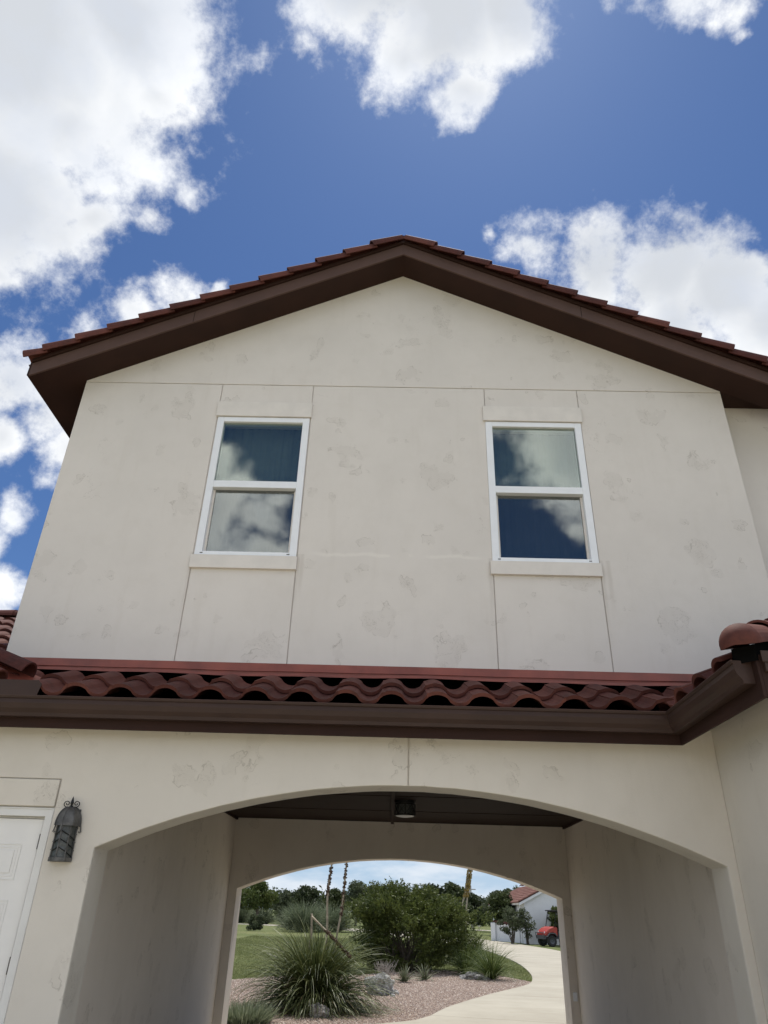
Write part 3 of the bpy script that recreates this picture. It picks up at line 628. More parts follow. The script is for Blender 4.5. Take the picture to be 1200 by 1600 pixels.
mb = MB(); P = []     # rounded nose of the first hip tile
sd = hd.cross(Vector((0, 0, 1))).normalized(); u = sd.cross(hd).normalized(); o_ = hp + Vector((0, 0, .02))
for i in range(9):
    th_ = math.pi / 2 * i / 8; r_ = .125 * math.cos(th_); off = -.13 * math.sin(th_)
    P.append([o_ + hd * off + sd * math.cos(a_) * r_ + u * math.sin(a_) * r_ for a_ in [-.15 + (math.pi + .3) * k / 14 for k in range(15)]])
mb.grid(P); H('hip_nose_tile', mb, MT['tile'], wing, smooth=True)

# ---- door at the left edge
mb = MB(); c0, c1 = DX0, DX1; ct = 2.222
def casing(mb):
    mb.prism([(c0, 0), (c0, ct), (c1, ct), (c1, 0), (c1 - .062, 0), (c1 - .062, ct - .062), (c0 + .062, ct - .062), (c0 + .062, 0)], 5.805, 5.95)
casing(mb); mb.box(c1 - .075, c1 - .062, 5.86, 5.95, 0, ct - .062); mb.box(c0 + .075, c1 - .075, 5.86, 5.95, ct - .075, ct - .0625)
mb.box(c1 - .012, c1 - .002, 5.799, 5.8045, 0, ct - .002); mb.box(c0 + .002, c1 - .012, 5.799, 5.8045, ct - .012, ct - .002)
dcase = H('door_frame', mb, MT['casing'], bevel=.003)
dx0, dx1, dz1 = c0 + .079, c1 - .079, ct - .079
mb = MB(); mb.box(dx0, dx1, 5.842, 5.885, .01, dz1)
door = H('door', mb, MT['door'], bevel=.002)
mid = (dx0 + dx1) / 2
for (a_, b_) in ((dx0 + .12, mid - .06), (mid + .06, dx1 - .12)):
    for z0_, z1_ in ((.25, .85), (.98, 1.60), (1.73, 1.97)):
        mb = MB()
        for q, y_ in ((0, 5.838), (.022, 5.8395)):
            x0_, x1_, u0, u1 = a_ + q, b_ - q, z0_ + q, z1_ - q; w_ = .006
            for bx in ((x0_, x1_, u0, u0 + w_), (x0_, x1_, u1 - w_, u1), (x0_, x0_ + w_, u0 + w_, u1 - w_), (x1_ - w_, x1_, u0 + w_, u1 - w_)):
                mb.box(bx[0], bx[1], y_, 5.8415, bx[2], bx[3])
        mb.box(a_ + .045, b_ - .045, 5.8365, 5.8415, z0_ + .045, z1_ - .045)
        H('door_panel', mb, MT['door'], door, bevel=.0015)
for z_ in (.35, 1.15, 1.936):
    mb = MB(); mb.tube([(dx1 + .003, 5.835, z_), (dx1 + .003, 5.835, z_ + .105)], .0065, 8); H('hinge', mb, MT['hinge'], door)
mb = MB(); mb.tube([(dx0 + .07, 5.84, .95), (dx0 + .07, 5.80, .95)], .012, 10); mb.lathe([(.0, -.03), (.02, -.026), (.028, 0), (.02, .026), (0, .03)], (dx0 + .07, 5.785, .95), 12); H('door_knob', mb, MT['hinge'], door, smooth=True)

# ================================================================ fittings
# wall lantern
LX, LY = -2.428, 5.8
lan = empty('wall_lantern', (LX, LY, 1.855), label='dark iron wall lantern with domed top and scrolls between the door and the arch', cat='wall lantern')
def LO(name, mb, m_, parent=None, **k): mb.v = [(x * (1.2 - .9 * max(0, z - .3)), y * 1.1, z) for x, y, z in mb.v]; return obj(name, mb, m_, parent or lan, **k)
angs = [math.pi + math.pi * k / 4 for k in range(5)]       # half octagon facing -Y
def hexpt(w, d, k, z): a_ = angs[k]; return (w * math.cos(a_), d * math.sin(a_) - .012, z)
mb = MB(); mb.box(-.062, .062, -.011, -.001, .0, .36); LO('back_plate', mb, MT['iron'], bevel=.002)
mb = MB(); mb.grid([[hexpt(.060, .085, k, .02) for k in range(5)], [hexpt(.056, .080, k, .25) for k in range(5)]]); LO('glass_panel', mb, MT['lglass'])
mb = MB(); mb.grid([[hexpt(.071, .098, k, .0) for k in range(5)], [hexpt(.071, .098, k, .026) for k in range(5)], [hexpt(.062, .088, k, .030) for k in range(5)]])
mb.add([hexpt(.071, .098, k, .001) for k in range(5)], [(0, 1, 2, 3, 4)]); base = LO('base_band', mb, MT['iron'])
mb = MB()
for k in range(5):
    a_ = Vector(hexpt(.064, .089, k, .02)); b_ = Vector(hexpt(.059, .084, k, .25)); mb.tube([a_, b_], .0045, 6)
    for q in (.06, .12, .18, .225): c_ = a_.lerp(b_, q / .25); mb.tube([c_ - Vector((0, 0, .004)), c_ + Vector((0, 0, .004))], .0075, 8)
LO('corner_bar', mb, MT['iron'])
mb = MB()
for k in range(4):
    for z_ in (.035, .090, .145):
        a_ = Vector(hexpt(.063, .088, k, z_)); b_ = Vector(hexpt(.063, .088, k + 1, z_)); 
        mid_ = (a_ + b_) / 2
        if k < 2: a_.z += .03 * k; b_.z += .03 * (k + 1)
        else: a_.z += .03 * (4 - k); b_.z += .03 * (3 - k)
        mb.tube([a_, b_], .0028, 5)
LO('chevron_bar', mb, MT['iron_dk'])
mb = MB(); rows = []
for i in range(9):
    u_ = i / 8; r_ = math.cos(u_ * math.pi / 2) ** .75; rows.append([hexpt(.074 * r_ + .004, .10 * r_ + .004, k, .238 + .135 * math.sin(u_ * math.pi / 2)) for k in range(5)])
mb.grid(rows); dome = LO('dome', mb, MT['iron'])
mb = MB()
for k in range(5): mb.tube([Vector(r_[k]) + Vector((0, -.002, .001)) for r_ in rows[:-1]], .0045, 6)
for k in (0, 2, 4):
    p = Vector(rows[0][k]); o_ = Vector((1 if k == 4 else -1 if k == 0 else 0, -1 if k == 2 else 0, 0))
    mb.tube([p + Vector((0, 0, .012)), p + o_ * .006 + Vector((0, 0, -.02)), p + o_ * .010 + Vector((0, 0, -.036)), p + o_ * .002 + Vector((0, 0, -.042)), p - o_ * .004 + Vector((0, 0, -.032))], .004, 6)
LO('dome_rib', mb, MT['iron'], dome)
mb = MB(); mb.lathe([(.016, .365), (.013, .378), (.006, .385), (.012, .400), (.009, .418), (.0015, .447)], (0, -.03, 0), 8); LO('finial', mb, MT['iron_dk'])
for sgn in (-1, 1):
    mb = MB(); pts = []
    for i in range(22):
        a_ = -math.pi * .62 + i * .42; r_ = .025 - i * .0010; pts.append((sgn * (.032 + r_ * math.cos(a_)), -.03, .396 + r_ * math.sin(a_)))
    mb.tube([(sgn * .006, -.03, .366)] + pts, .0032, 6); LO('scroll', mb, MT['iron_dk'])

# round ceiling lamp in the drive-through
cl = empty('ceiling_lamp', (.158, 9.2, 2.776), label='small round black ceiling lamp with frosted base under the drive-through ceiling', cat='ceiling lamp')
mb = MB(); mb.lathe([(.0, -.0005), (.127, -.0005), (.127, -.022), (.118, -.026), (0, -.026)], (0, 0, 0), 28); obj('canopy', mb, MT['iron_dk'], cl)
mb = MB()
for z_ in (-.03, -.152):
    mb.lathe([(.118, z_), (.124, z_), (.124, z_ - .016), (.118, z_ - .016), (.118, z_)], (0, 0, 0), 28)
for k in range(8):
    a_ = k * math.pi / 4; c_ = Vector((math.cos(a_), math.sin(a_), 0)) * .120; mb.tube([c_ + Vector((0, 0, -.03)), c_ + Vector((0, 0, -.16))], .006, 6)
    b1 = Vector((math.cos(a_ + math.pi / 4), math.sin(a_ + math.pi / 4), 0)) * .120
    mb.tube([c_ + Vector((0, 0, -.045)), b1 + Vector((0, 0, -.15))], .003, 5); mb.tube([b1 + Vector((0, 0, -.045)), c_ + Vector((0, 0, -.15))], .003, 5)
obj('cage', mb, MT['iron_dk'], cl)
mb = MB(); mb.lathe([(.108, -.026), (.108, -.165)], (0, 0, 0), 24); obj('glass_cylinder', mb, MT['lglass'], cl, smooth=True)
mb = MB(); mb.lathe([(.112, -.163), (.10, -.172), (.05, -.180), (0, -.182)], (0, 0, 0), 24); obj('diffuser', mb, MT['frost'], cl, smooth=True)

# ================================================================ planting
def blades(n, r0, r1, hgt, droop, wid, segs=6, seed=1, spread=(.1, 1.5), lenvar=.3):
    g_ = np.random.default_rng(seed); az = g_.uniform(0, 2 * np.pi, n); el = np.pi / 2 - g_.uniform(spread[0], spread[1], n) ** 1.0
    L = hgt * (1 + g_.uniform(-lenvar, lenvar, n)); tw = g_.normal(0, .25, n)
    rb = r0 * np.sqrt(g_.random(n)); x = rb * np.cos(az); y = rb * np.sin(az); z = np.zeros(n) + g_.uniform(0, .06, n)
    pts = []; e = el.copy(); dr_ = droop * g_.uniform(.6, 1.4, n)
    for s_ in range(segs + 1):
        pts.append(np.stack([x, y, np.maximum(z, .015)], 1)); st = L / segs
        x = x + np.cos(az) * np.cos(e) * st; y = y + np.sin(az) * np.cos(e) * st; z = z + np.sin(e) * st
        e = e - dr_ * (.5 + s_ / segs) / segs; e = np.maximum(e, -1.35); az = az + tw / segs
    P = np.stack(pts, 1)                        # n, segs+1, 3
    side = np.stack([-np.sin(az), np.cos(az), np.zeros(n)], 1); side += g_.normal(0, .35, (n, 3)); side /= np.linalg.norm(side, axis=1)[:, None]
    w_ = wid * (1 - np.linspace(0, 1, segs + 1) ** 2 * .92) * .5; w_ = w_[None, :, None] * g_.uniform(.7, 1.3, n)[:, None, None]
    A = P - side[:, None] * w_; B = P + side[:, None] * w_
    Q = np.stack([A[:, :-1], B[:, :-1], B[:, 1:], A[:, 1:]], 2).reshape(-1, 4, 3)
    ti = np.clip(g_.normal(.4, .25, n), 0, 1); return Q, np.repeat(ti, segs)
MT['sotol'] = leafm('sotol_leaf', (.045, .070, .020), (.20, .215, .085), .45, .2)
MT['agave'] = leafm('agave_leaf', (.09, .11, .06), (.23, .24, .15), .5, .15)
MT['ygrass'] = leafm('bright_blade', (.05, .085, .018), (.15, .18, .055), .5, .3)
MT['stalk'] = simple('dry_stalk', (.38, .33, .25), .85, var=.3, scale=14, bs=.3)
MT['pod'] = simple('seed_pod', (.085, .05, .032), .85, var=.5, scale=20, bs=.3)
MT['pod_y'] = simple('yellow_pod', (.24, .17, .045), .85, var=.5, scale=12, bs=.3)
MT['dead'] = leafm('dead_blade', (.13, .095, .05), (.26, .22, .13), .8, .1)
def pods(pts, r, size, per, seed=3):
    g_ = np.random.default_rng(seed); mb = MB(); pts = [Vector(p) for p in pts]
    for i in range(len(pts) - 1):
        for q in range(per):
            c = pts[i].lerp(pts[i + 1], g_.random()); a_ = g_.uniform(0, 6.28); s_ = size * g_.uniform(.5, 1.2)
            c = c + Vector((math.cos(a_) * r, math.sin(a_) * r, g_.uniform(-.01, .01)))
            mb.tint = g_.random(); e1 = Vector(g_.normal(0, 1, 3)).normalized() * s_; e2 = e1.cross(Vector(g_.normal(0, 1, 3))).normalized() * s_ * .7; e3 = e1.cross(e2).normalized() * s_ * .6
            mb.add([c + e1, c - e1, c + e2, c - e2, c + e3, c - e3], [(0, 2, 4), (2, 1, 4), (1, 3, 4), (3, 0, 4), (2, 0, 5), (1, 2, 5), (3, 1, 5), (0, 3, 5)])
    return mb
# the big sotol in front
bs = empty('sotol_plant', (-1.36, 15.75, .015), label='large grassy sotol with arching blades and dry flower stalks in the gravel', cat='plant')
Q, ti = blades(1900, .16, 0, 1.42, 1.8, .021, 8, 11, (.12, 1.45)); soup('blades', Q, None, ti, MT['sotol'], bs)
Q, ti = blades(620, .10, 0, 1.22, .55, .015, 7, 12, (.03, .62), .25); soup('upright_blades', Q, None, ti, MT['sotol'], bs)
Q, ti = blades(90, .2, 0, 1.2, 2.2, .015, 7, 13, (.5, 1.3)); soup('dead_blades', Q, None, ti, MT['dead'], bs)
def stalk(parent, pts, r0, r1, pod=None, podm='pod', nm='flower_stalk', ps=.028, per=16, pr=.028):
    P = [Vector(p) for p in pts]; c = catmull(pts, 5); n_ = len(c)
    mb = MB(); mb.tube(c, [r0 + (r1 - r0) * i / (n_ - 1) for i in range(n_)], 7); s_ = obj(nm, mb, MT['stalk'], parent, smooth=True)
    if pod: i_ = int(n_ * pod); obj('seed_pods', pods(c[i_:], pr, ps, per, len(pts) + int(r0 * 1000)), MT[podm], s_)
def rel(b_, p): return (p[0] - b_.location.x, p[1] - b_.location.y, p[2] - b_.location.z)
Y_ = 17.0
stalk(bs, [rel(bs, (-.0760 * Y_, Y_, .1)), rel(bs, (-.0756 * Y_, Y_, 1.6 - .0221 * Y_)), rel(bs, (-.0775 * Y_, Y_, 1.6 + .0155 * Y_)), rel(bs, (-.0743 * Y_, Y_, 1.6 + .0548 * Y_)), rel(bs, (-.072 * Y_, Y_, 3.5)), rel(bs, (-.066 * Y_, Y_, 4.3))], .026, .014, .42, per=20)
stalk(bs, [rel(bs, (-.0685 * Y_, Y_, .1)), rel(bs, (-.0635 * Y_, Y_, 1.6 - .0284 * Y_)), rel(bs, (-.0591 * Y_, Y_, 1.6 + .0021 * Y_)), rel(bs, (-.0557 * Y_, Y_, 1.6 + .0568 * Y_)), rel(bs, (-.054 * Y_, Y_, 3.7)), rel(bs, (-.050 * Y_, Y_, 4.4))], .024, .013, .36, per=22)
Y_ = 15.25
Y_ = 16.0
stalk(bs, [rel(bs, (-.0950 * Y_, Y_, .3)), rel(bs, (-.0952 * Y_, Y_, 1.6 - .0392 * Y_)), rel(bs, (-.0945 * Y_, Y_, 1.6 - .0235 * Y_)), rel(bs, (-.0955 * Y_, Y_, 1.6 - .0040 * Y_))], .026, .018, None, nm='dead_stalk')
Y_ = 15.6
stalk(bs, [rel(bs, (-.0955 * Y_, Y_, 1.6 - .0070 * Y_)), rel(bs, (-.080 * Y_, Y_ - .05, 1.6 - .0190 * Y_)), rel(bs, (-.0655 * Y_, Y_ - .1, 1.6 - .0305 * Y_)), rel(bs, (-.0455 * Y_, Y_ - .15, 1.6 - .0476 * Y_))], .020, .016, .38, nm='broken_stalk', per=26, ps=.026)
def plant(name, x, y, n, h, w, droop, m_, label, seed, spread=(.05, 1.35), r0=.06, z=.015, cat='plant', group=None):
    Q, ti = blades(n, r0, 0, h, droop, w, 5, seed, spread)
    o = soup(name, Q, None, ti, m_); o.location = (x, y, z); tag(o, label, cat, group); return o
plant('agave', .42, 22.2, 90, .36, .022, .7, MT['agave'], 'small spiky grey green agave right of the grey boulder', 21, (.1, 1.5))
plant('agave', .98, 23.0, 80, .38, .022, .7, MT['agave'], 'small spiky grey green agave under the right side of the big shrub', 22, (.1, 1.5))
plant('ornamental_grass', 2.93, 24.1, 420, .98, .016, 1.3, MT['ygrass'], 'fresh green arching grass clump beside the flat pale rock at the drive', 23, (.05, 1.35), .09)
plant('ornamental_grass', 2.55, 27.6, 380, 1.15, .018, 1.1, MT['ygrass'], 'tall green grass clump at the right foot of the big shrub', 24, (.05, 1.25), .12)
plant('ornamental_grass', 2.35, 25.6, 300, .8, .016, 1.3, MT['ygrass'], 'low green grass tuft between big shrub and flat pale rock', 25, (.05, 1.35), .12)
# dry twiggy plant
mb = MB(); g_ = np.random.default_rng(5)
for i in range(46):
    a_ = g_.uniform(0, 6.28); l_ = g_.uniform(.2, .46); s_ = g_.uniform(.15, .8); p = Vector((g_.normal(0, .1), g_.normal(0, .08), 0)); q = p + Vector((math.cos(a_) * l_ * s_, math.sin(a_) * l_ * s_, l_))
    mb.tube([p, (p + q) / 2 + Vector((0, 0, .03)), q], [.006, .005, .003], 4)
    for k in range(3): c = p.lerp(q, g_.uniform(.4, .9)); mb.tube([c, c + Vector(g_.normal(0, .06, 3)) + Vector((0, 0, .06))], [.004, .002], 4)
MT['twig'] = simple('grey_twig', (.33, .30, .27), .9)
o = obj('twiggy_plant', mb, MT['twig']); o.location = (-.14, 23.3, .015); tag(o, 'leafless pale twiggy plant behind the grey boulder', 'plant')

def leaves(C, n, size, seed=0, flat=0.0):
    """C: (k,7) ellipsoid lobes cx cy cz rx ry rz weight; returns leaf quads gathered near the lobes' shells"""
    g_ = np.random.default_rng(seed); C = np.array(C, float); wgt = C[:, 6] * C[:, 3] * C[:, 5]; idx = g_.choice(len(C), n, p=wgt / wgt.sum())
    d = g_.normal(0, 1, (n, 3)); d /= np.linalg.norm(d, axis=1)[:, None]; r_ = g_.uniform(.15, 1.05, n) ** .45
    c = C[idx, :3] + d * C[idx, 3:6] * r_[:, None]
    s_ = size * g_.uniform(.55, 1.35, n)
    u_ = g_.normal(0, 1, (n, 3)); u_ /= np.linalg.norm(u_, axis=1)[:, None]
    v_ = np.cross(u_, g_.normal(0, 1, (n, 3))); v_[:, 2] *= (1 - flat); v_ /= np.linalg.norm(v_, axis=1)[:, None]
    Q = np.stack([c - u_ * s_[:, None], c + v_ * s_[:, None] * .45, c + u_ * s_[:, None], c - v_ * s_[:, None] * .45], 1)
    lobe = g_.random(len(C)); ti = np.clip(lobe[idx] * .45 + g_.uniform(0, .55, n), 0, 1)
    return Q, ti
def crown_lobes(w, h, z0, nl, seed, rr=(.22, .36), dw=None):
    g_ = np.random.default_rng(seed); L = []
    for i in range(nl):
        a_ = g_.uniform(0, 6.28); q = g_.random() ** .5; zz = g_.random(); rad = w / 2 * (1 - abs(zz - .42) ** 1.7 * 1.35)
        r_ = g_.uniform(*rr) * min(w, h) * .5
        L.append((math.cos(a_) * q * max(.1, rad - r_ * .6), math.sin(a_) * q * max(.1, rad - r_ * .6) * (dw or 1), z0 + r_ * .7 + zz * (h - z0 - 1.4 * r_), r_ * g_.uniform(.9, 1.3), r_, r_ * g_.uniform(.6, .95), g_.uniform(.5, 1.2)))
    return L
MT['bark'] = simple('bark', (.10, .085, .068), .95, var=.3, scale=8, bs=.5, bd=.02)
def limbs(L, zt, r0, seed, base=(0, 0)):
    g_ = np.random.default_rng(seed); mb = MB(); mb.tube([(base[0], base[1], -.05), (base[0] + g_.normal(0, .04), base[1], zt * .5), (base[0], base[1], zt)], [r0, r0 * .8, r0 * .65], 8)
    for l in L:
        c = Vector(l[:3]); p = Vector((base[0], base[1], zt * g_.uniform(.5, 1.0))); m_ = p.lerp(c, .5) + Vector((0, 0, .1 * (c - p).length))
        mb.tube([p, m_, c], [r0 * .45, r0 * .28, r0 * .08], 5)
    return mb
# big shrub: several stems, layered sprays of small leaves
MT['shrub'] = leafm('shrub_leaf', (.034, .056, .012), (.145, .172, .045), .5, .35)
sh = empty('shrub', (.62, 26.6, 0), label='big bushy dark green shrub in the middle of the gravel bed', cat='shrub')
sh.scale = (1.05, 1, .86); g_ = np.random.default_rng(31); L = []
prof = [(0.1, 1.1), (.35, 1.35), (.6, 1.62), (.9, 1.85), (1.2, 1.95), (1.6, 1.9), (2.0, 1.6), (2.3, 1.2), (2.55, .75), (2.8, .3)]
SP = []      # sprays: thin twigs dressed with small leaves, gathered in clumps with gaps between
for i in range(105):
    z_ = g_.uniform(.12, 2.5) if i % 3 else g_.uniform(1.1, 2.55); hw = np.interp(z_, [p[0] for p in prof], [p[1] for p in prof]) * g_.uniform(.72, 1.12); a_ = g_.uniform(0, 6.28); q = g_.uniform(.35, 1) ** .5
    c = Vector((math.cos(a_) * q * hw + (.12 if z_ < 1.9 else -.12), math.sin(a_) * q * hw * .8, z_)); L.append(tuple(c)); up_k = g_.uniform(.2, 1.3) + .4 * max(0, z_ - 1.4)
    for j in range(int(g_.uniform(12, 27))):
        p = c + Vector((g_.normal(0, .24), g_.normal(0, .24), g_.normal(0, .10))); aa = math.atan2(p.y, p.x) + g_.normal(0, .5)
        if p.z < .05: p.z = .08
        SP.append((p, Vector((math.cos(aa), math.sin(aa), up_k + g_.normal(0, .3))).normalized(), g_.uniform(.22, .55)))
while len(L) < 130: L.append(L[g_.integers(0, 60)])
def spray_leaves(SP, per, size, seed):
    g_ = np.random.default_rng(seed); P = np.array([p for p, _, _ in SP]); D = np.array([d for _, d, _ in SP]); Ln = np.array([l for _, _, l in SP]); n_ = len(P)
    i_ = np.repeat(np.arange(n_), per); u_ = g_.random(len(i_)); th = (1 - u_) * .10 + .018
    c = P[i_] + D[i_] * ((u_ - .4) * Ln[i_])[:, None] + g_.normal(0, 1, (len(i_), 3)) * th[:, None] * .75
    dr = D[i_] + g_.normal(0, .55, (len(i_), 3)); dr /= np.linalg.norm(dr, axis=1)[:, None]
    sd_ = np.cross(dr, g_.normal(0, 1, (len(i_), 3))); sd_ /= np.linalg.norm(sd_, axis=1)[:, None]; s_ = size * g_.uniform(.6, 1.4, len(i_))[:, None]
    Q = np.stack([c - dr * s_, c + sd_ * s_ * .38, c + dr * s_, c - sd_ * s_ * .38], 1); tt = g_.random(n_) * .5
    return Q, np.clip(tt[i_] + g_.uniform(0, .35, len(i_)) + .15 * u_, 0, 1)
Q, ti = spray_leaves(SP, 44, .040, 32); soup('foliage', Q, None, ti, MT['shrub'], sh)
mb = MB()
for i in range(60):
    l = L[i]; c = Vector(l[:3]); p = Vector((g_.normal(0, .28), g_.normal(0, .2), 0)); mb.tube([p, p.lerp(c, .5) + Vector((0, 0, .12)), c], [.03, .018, .006], 5)
obj('stems', mb, MT['bark'], sh)
SP = []      # sprigs that stick out of the top
for i in range(46):
    x_ = g_.uniform(-1.7, 1.8); zt_ = np.interp(abs(x_ + .1), [0, .6, 1.2, 1.8, 2.2], [2.72, 2.6, 2.25, 1.75, 1.4]); SP.append((Vector((x_, g_.normal(0, .45), zt_ + g_.uniform(-.1, .08))), Vector((x_ * .12, 0, 1)).normalized(), g_.uniform(.25, .5)))
Q, ti = spray_leaves(SP, 46, .04, 33); soup('sprigs', Q, None, ti, MT['shrub'], sh)
# low plants at the bottom left
MT['grey_leaf'] = leafm('grey_leaf', (.12, .15, .08), (.30, .33, .22), .6, .3)
Q, ti = blades(900, .42, 0, .26, .6, .016, 3, 41, (.05, 1.1))
o = soup('herb_plant', Q, None, ti, MT['grey_leaf']); o.location = (-2.28, 13.75, 0); tag(o, 'low leafy green plant in the gravel beside the left arch jamb', 'plant')

# rocks
m, t, b = mat('limestone', (.35, .34, .32), .9, 0, .2); v = ocoord(t)
c = MIX(t, SS(t, noise(t, v, 5, 7, .7), .35, .65), (.13, .13, .13), (.50, .49, .47)); c = MIX(t, SS(t, noise(t, v, 19, 5, .7), .5, .7, 0, .6), c, (.62, .61, .59))
t.links.new(c, b.inputs['Base Color']); bump(t, b, noise(t, v, 9, 8, .7), 1.0, .08); MT['rock'] = m
def rock(name, x, y, sx, sy, sz, seed, label, rz=0, rough=.28, lvl=4):
    import bmesh
    bm = bmesh.new(); bmesh.ops.create_icosphere(bm, subdivisions=lvl, radius=1); g_ = np.random.default_rng(seed); D = [Vector(g_.normal(0, 1, 3)).normalized() for _ in range(16)]; hh = g_.uniform(.62, .98, 16)
    from mathutils import noise as mn
    for v_ in bm.verts:
        p = v_.co.copy()
        for d_, h_ in zip(D, hh):
            k_ = p.dot(d_)
            if k_ > h_: p -= d_ * (k_ - h_) * .85
        p *= 1 + rough * mn.fractal(p * 2.2 + Vector((seed, 0, 0)), .8, 2.2, 6); v_.co = (p.x * sx, p.y * sy, p.z * sz)
    me = bpy.data.meshes.new(name); bm.to_mesh(me); bm.free(); o_ = link(name, me, MT['rock']); o_.location = (x, y, sz * .45); o_.rotation_euler = (0, 0, rz); tag(o_, label, 'rock'); return o_
rock('boulder', -.17, 18.9, .40, .30, .31, 3, 'rugged grey limestone boulder right of the large sotol', .4)
rock('stone', .16, 19.0, .085, .08, .075, 5, 'small round stone touching the right side of the grey boulder', 0, .08, 3)
rock('stone', .10, 18.55, .07, .07, .05, 6, 'small dark stone lying in front of the grey boulder', 0, .08, 3)
rock('flat_rock', 2.43, 24.0, .42, .25, .14, 8, 'flat pale rock lying left of the green grass clump', .2)
rock('pitted_rock', -1.17, 14.72, .17, .13, .15, 10, 'pitted pale rock half hidden under the front blades of the sotol')

# yucca behind the shrub with a pair of tall pod-covered stalks
yb = empty('yucca', (2.95, 30.5, 0), label='yucca behind the big shrub with two tall yellowish pod stalks', cat='plant')
Q, ti = blades(500, .15, 0, 1.1, .9, .03, 5, 61, (.05, 1.4)); soup('blades', Q, None, ti, MT['sotol'], yb)
for dx in (-.0035, .002):
    Y_ = 30.5; k = 1.0 if dx < 0 else .94
    stalk(yb, [rel(yb, (2.8 + dx * 20, Y_, .1)), rel(yb, ((.0917 + dx) * Y_, Y_, 1.6 + .0029 * Y_)), rel(yb, ((.0960 + dx * .5) * Y_, Y_, 1.6 + .027 * Y_)), rel(yb, ((.1003 + dx * .6) * Y_, Y_, 1.6 + .0509 * Y_)), rel(yb, (.107 * Y_, Y_, 4.6))], .034, .028, .40, 'pod_y', ps=.045, per=26, pr=.04)

# far grass clumps and small shrubs
MT['blue_gr'] = leafm('blue_grass', (.085, .112, .060), (.21, .24, .15), .7, .3)
def far_clump(x, y, w, h, label, seed, m_='blue_gr', n=900):
    Q, ti = blades(n, w * .22, 0, h * 1.12, 1.3, .05, 5, seed, (.05, 1.3)); Q[:, :, :2] *= w / (2 * h)
    o_ = soup('grass_clump', Q, None, ti, MT[m_]); o_.location = (x, y, 0); tag(o_, label, 'grass clump', 'tall grass clumps at the back of the lawn'); return o_
far_clump(-7.0, 67, 3.3, 2.0, 'large blue green grass clump behind the broken stalk, front left of its pair', 71, n=1500)
far_clump(-5.2, 71, 4.0, 1.95, 'wide blue green grass clump behind the two upright stalks', 72, n=1500)
far_clump(-8.6, 72, 2.4, 1.7, 'pale grass clump just left of and behind the largest grass clump', 73)
far_clump(-14.9, 96, 3.0, 1.6, 'rounded pale grass clump at the lawn edge left of the little dark cone shrub', 74)
far_clump(-18.0, 101, 3.2, 1.9, 'grass clump at the lawn edge nearest the left arch jamb', 75)
far_clump(-13.2, 104, 2.4, 1.6, 'grass clump tucked in the shade right behind the little dark cone shrub', 76)
MT['tree_a'] = leafm('oak_leaf', (.026, .042, .013), (.088, .110, .038), .6, .3)
MT['tree_b'] = leafm('pale_leaf', (.045, .062, .030), (.115, .135, .070), .65, .3)
MT['tree_c'] = leafm('green_leaf', (.035, .060, .014), (.12, .145, .040), .6, .35)
MT['tree_d'] = leafm('dark_leaf', (.018, .031, .012), (.062, .080, .030), .6, .25)
L = crown_lobes(2.3, 1.25, .05, 22, 81, (.3, .45)); Q, ti = leaves(L, 3200, .07, 82); o = soup('low_shrub', Q, None, ti, MT['tree_b']); o.location = (-10.8, 66, 0); tag(o, 'low grey green shrub standing alone on the left of the lawn', 'shrub')
L = crown_lobes(1.3, 1.35, .0, 16, 83, (.35, .5)); Q, ti = leaves(L, 2600, .06, 84); o = soup('cone_shrub', Q, None, ti, MT['tree_d']); o.location = (-13.3, 100, 0); tag(o, 'little dark cone shaped shrub at the far lawn edge', 'shrub')
def tree(x, y, w, h, mt, label, seed, z0=.25, n=7000, size=.16, nl=42, cat='tree', name='tree', rr=(.22, .4), grp='trees along the far side of the lawn'):
    o_ = empty(name, (x, y, 0), seed * .7, label, cat, grp)
    L = crown_lobes(w, h, h * z0, nl, seed, rr); Q, ti = leaves(L, n, size, seed + 1); soup('crown', Q, None, ti, MT[mt], o_)
    obj('trunk', limbs(L[:16], h * max(z0, .25) + .3, .16 * h / 5, seed), MT['bark'], o_); return o_
tree(-15.3, 94, 4.6, 4.55, 'tree_c', 'spreading oak nearest the left arch jamb with sky showing through its crown', 101, .28, 6500, .15, 36)
tree(-19.5, 99, 5, 4.9, 'tree_a', 'dark oak mostly hidden by the left arch jamb', 102)
tree(-12.9, 106, 5, 3.9, 'tree_b', 'low pale tree between the left oak and the dark round tree', 103)
tree(-10.3, 99, 4.6, 4.25, 'tree_d', 'dark round topped tree left of the upright dry stalks', 104, .15, 9000, .15, 50)
tree(-7.2, 107, 4.6, 4.2, 'tree_a', 'dark tree rising behind the left upright dry stalk', 105)
tree(-4.3, 104, 4.4, 5.05, 'tree_b', 'tall loose grey green tree between the dry stalks and the big shrub', 106, .3, 5600, .15, 34)
tree(-1.6, 100, 4.4, 4.5, 'tree_a', 'dark tree showing just above the left shoulder of the big shrub', 107)
tree(1.6, 98, 5, 4.3, 'tree_a', 'dark tree straight behind the middle of the big shrub', 108)
tree(4.8, 92, 4.8, 4.55, 'tree_d', 'broad dark tree above the right shoulder of the big shrub', 109, .1, 9500, .15, 55)
tree(7.2, 92, 4.4, 4.95, 'tree_a', 'broad dark tree just left of the tall yellowish pod stalks', 110, .12, 8500, .15, 50)
tree(9.9, 97, 4.0, 4.1, 'tree_d', 'dark tree just right of the tall yellowish pod stalks', 111, .1)
tree(12.0, 90, 4.2, 3.9, 'tree_a', 'bushy tree above the small white sign', 112, .1, 8500)
tree(10.3, 76, 3.6, 3.75, 'tree_b', 'grey green tree left of the white garage, behind its low wall', 113, .18, 8000, .12, 44)
tree(13.6, 88, 4.4, 4.5, 'tree_b', 'pale tree rising behind the ridge end of the white garage', 114, .2)
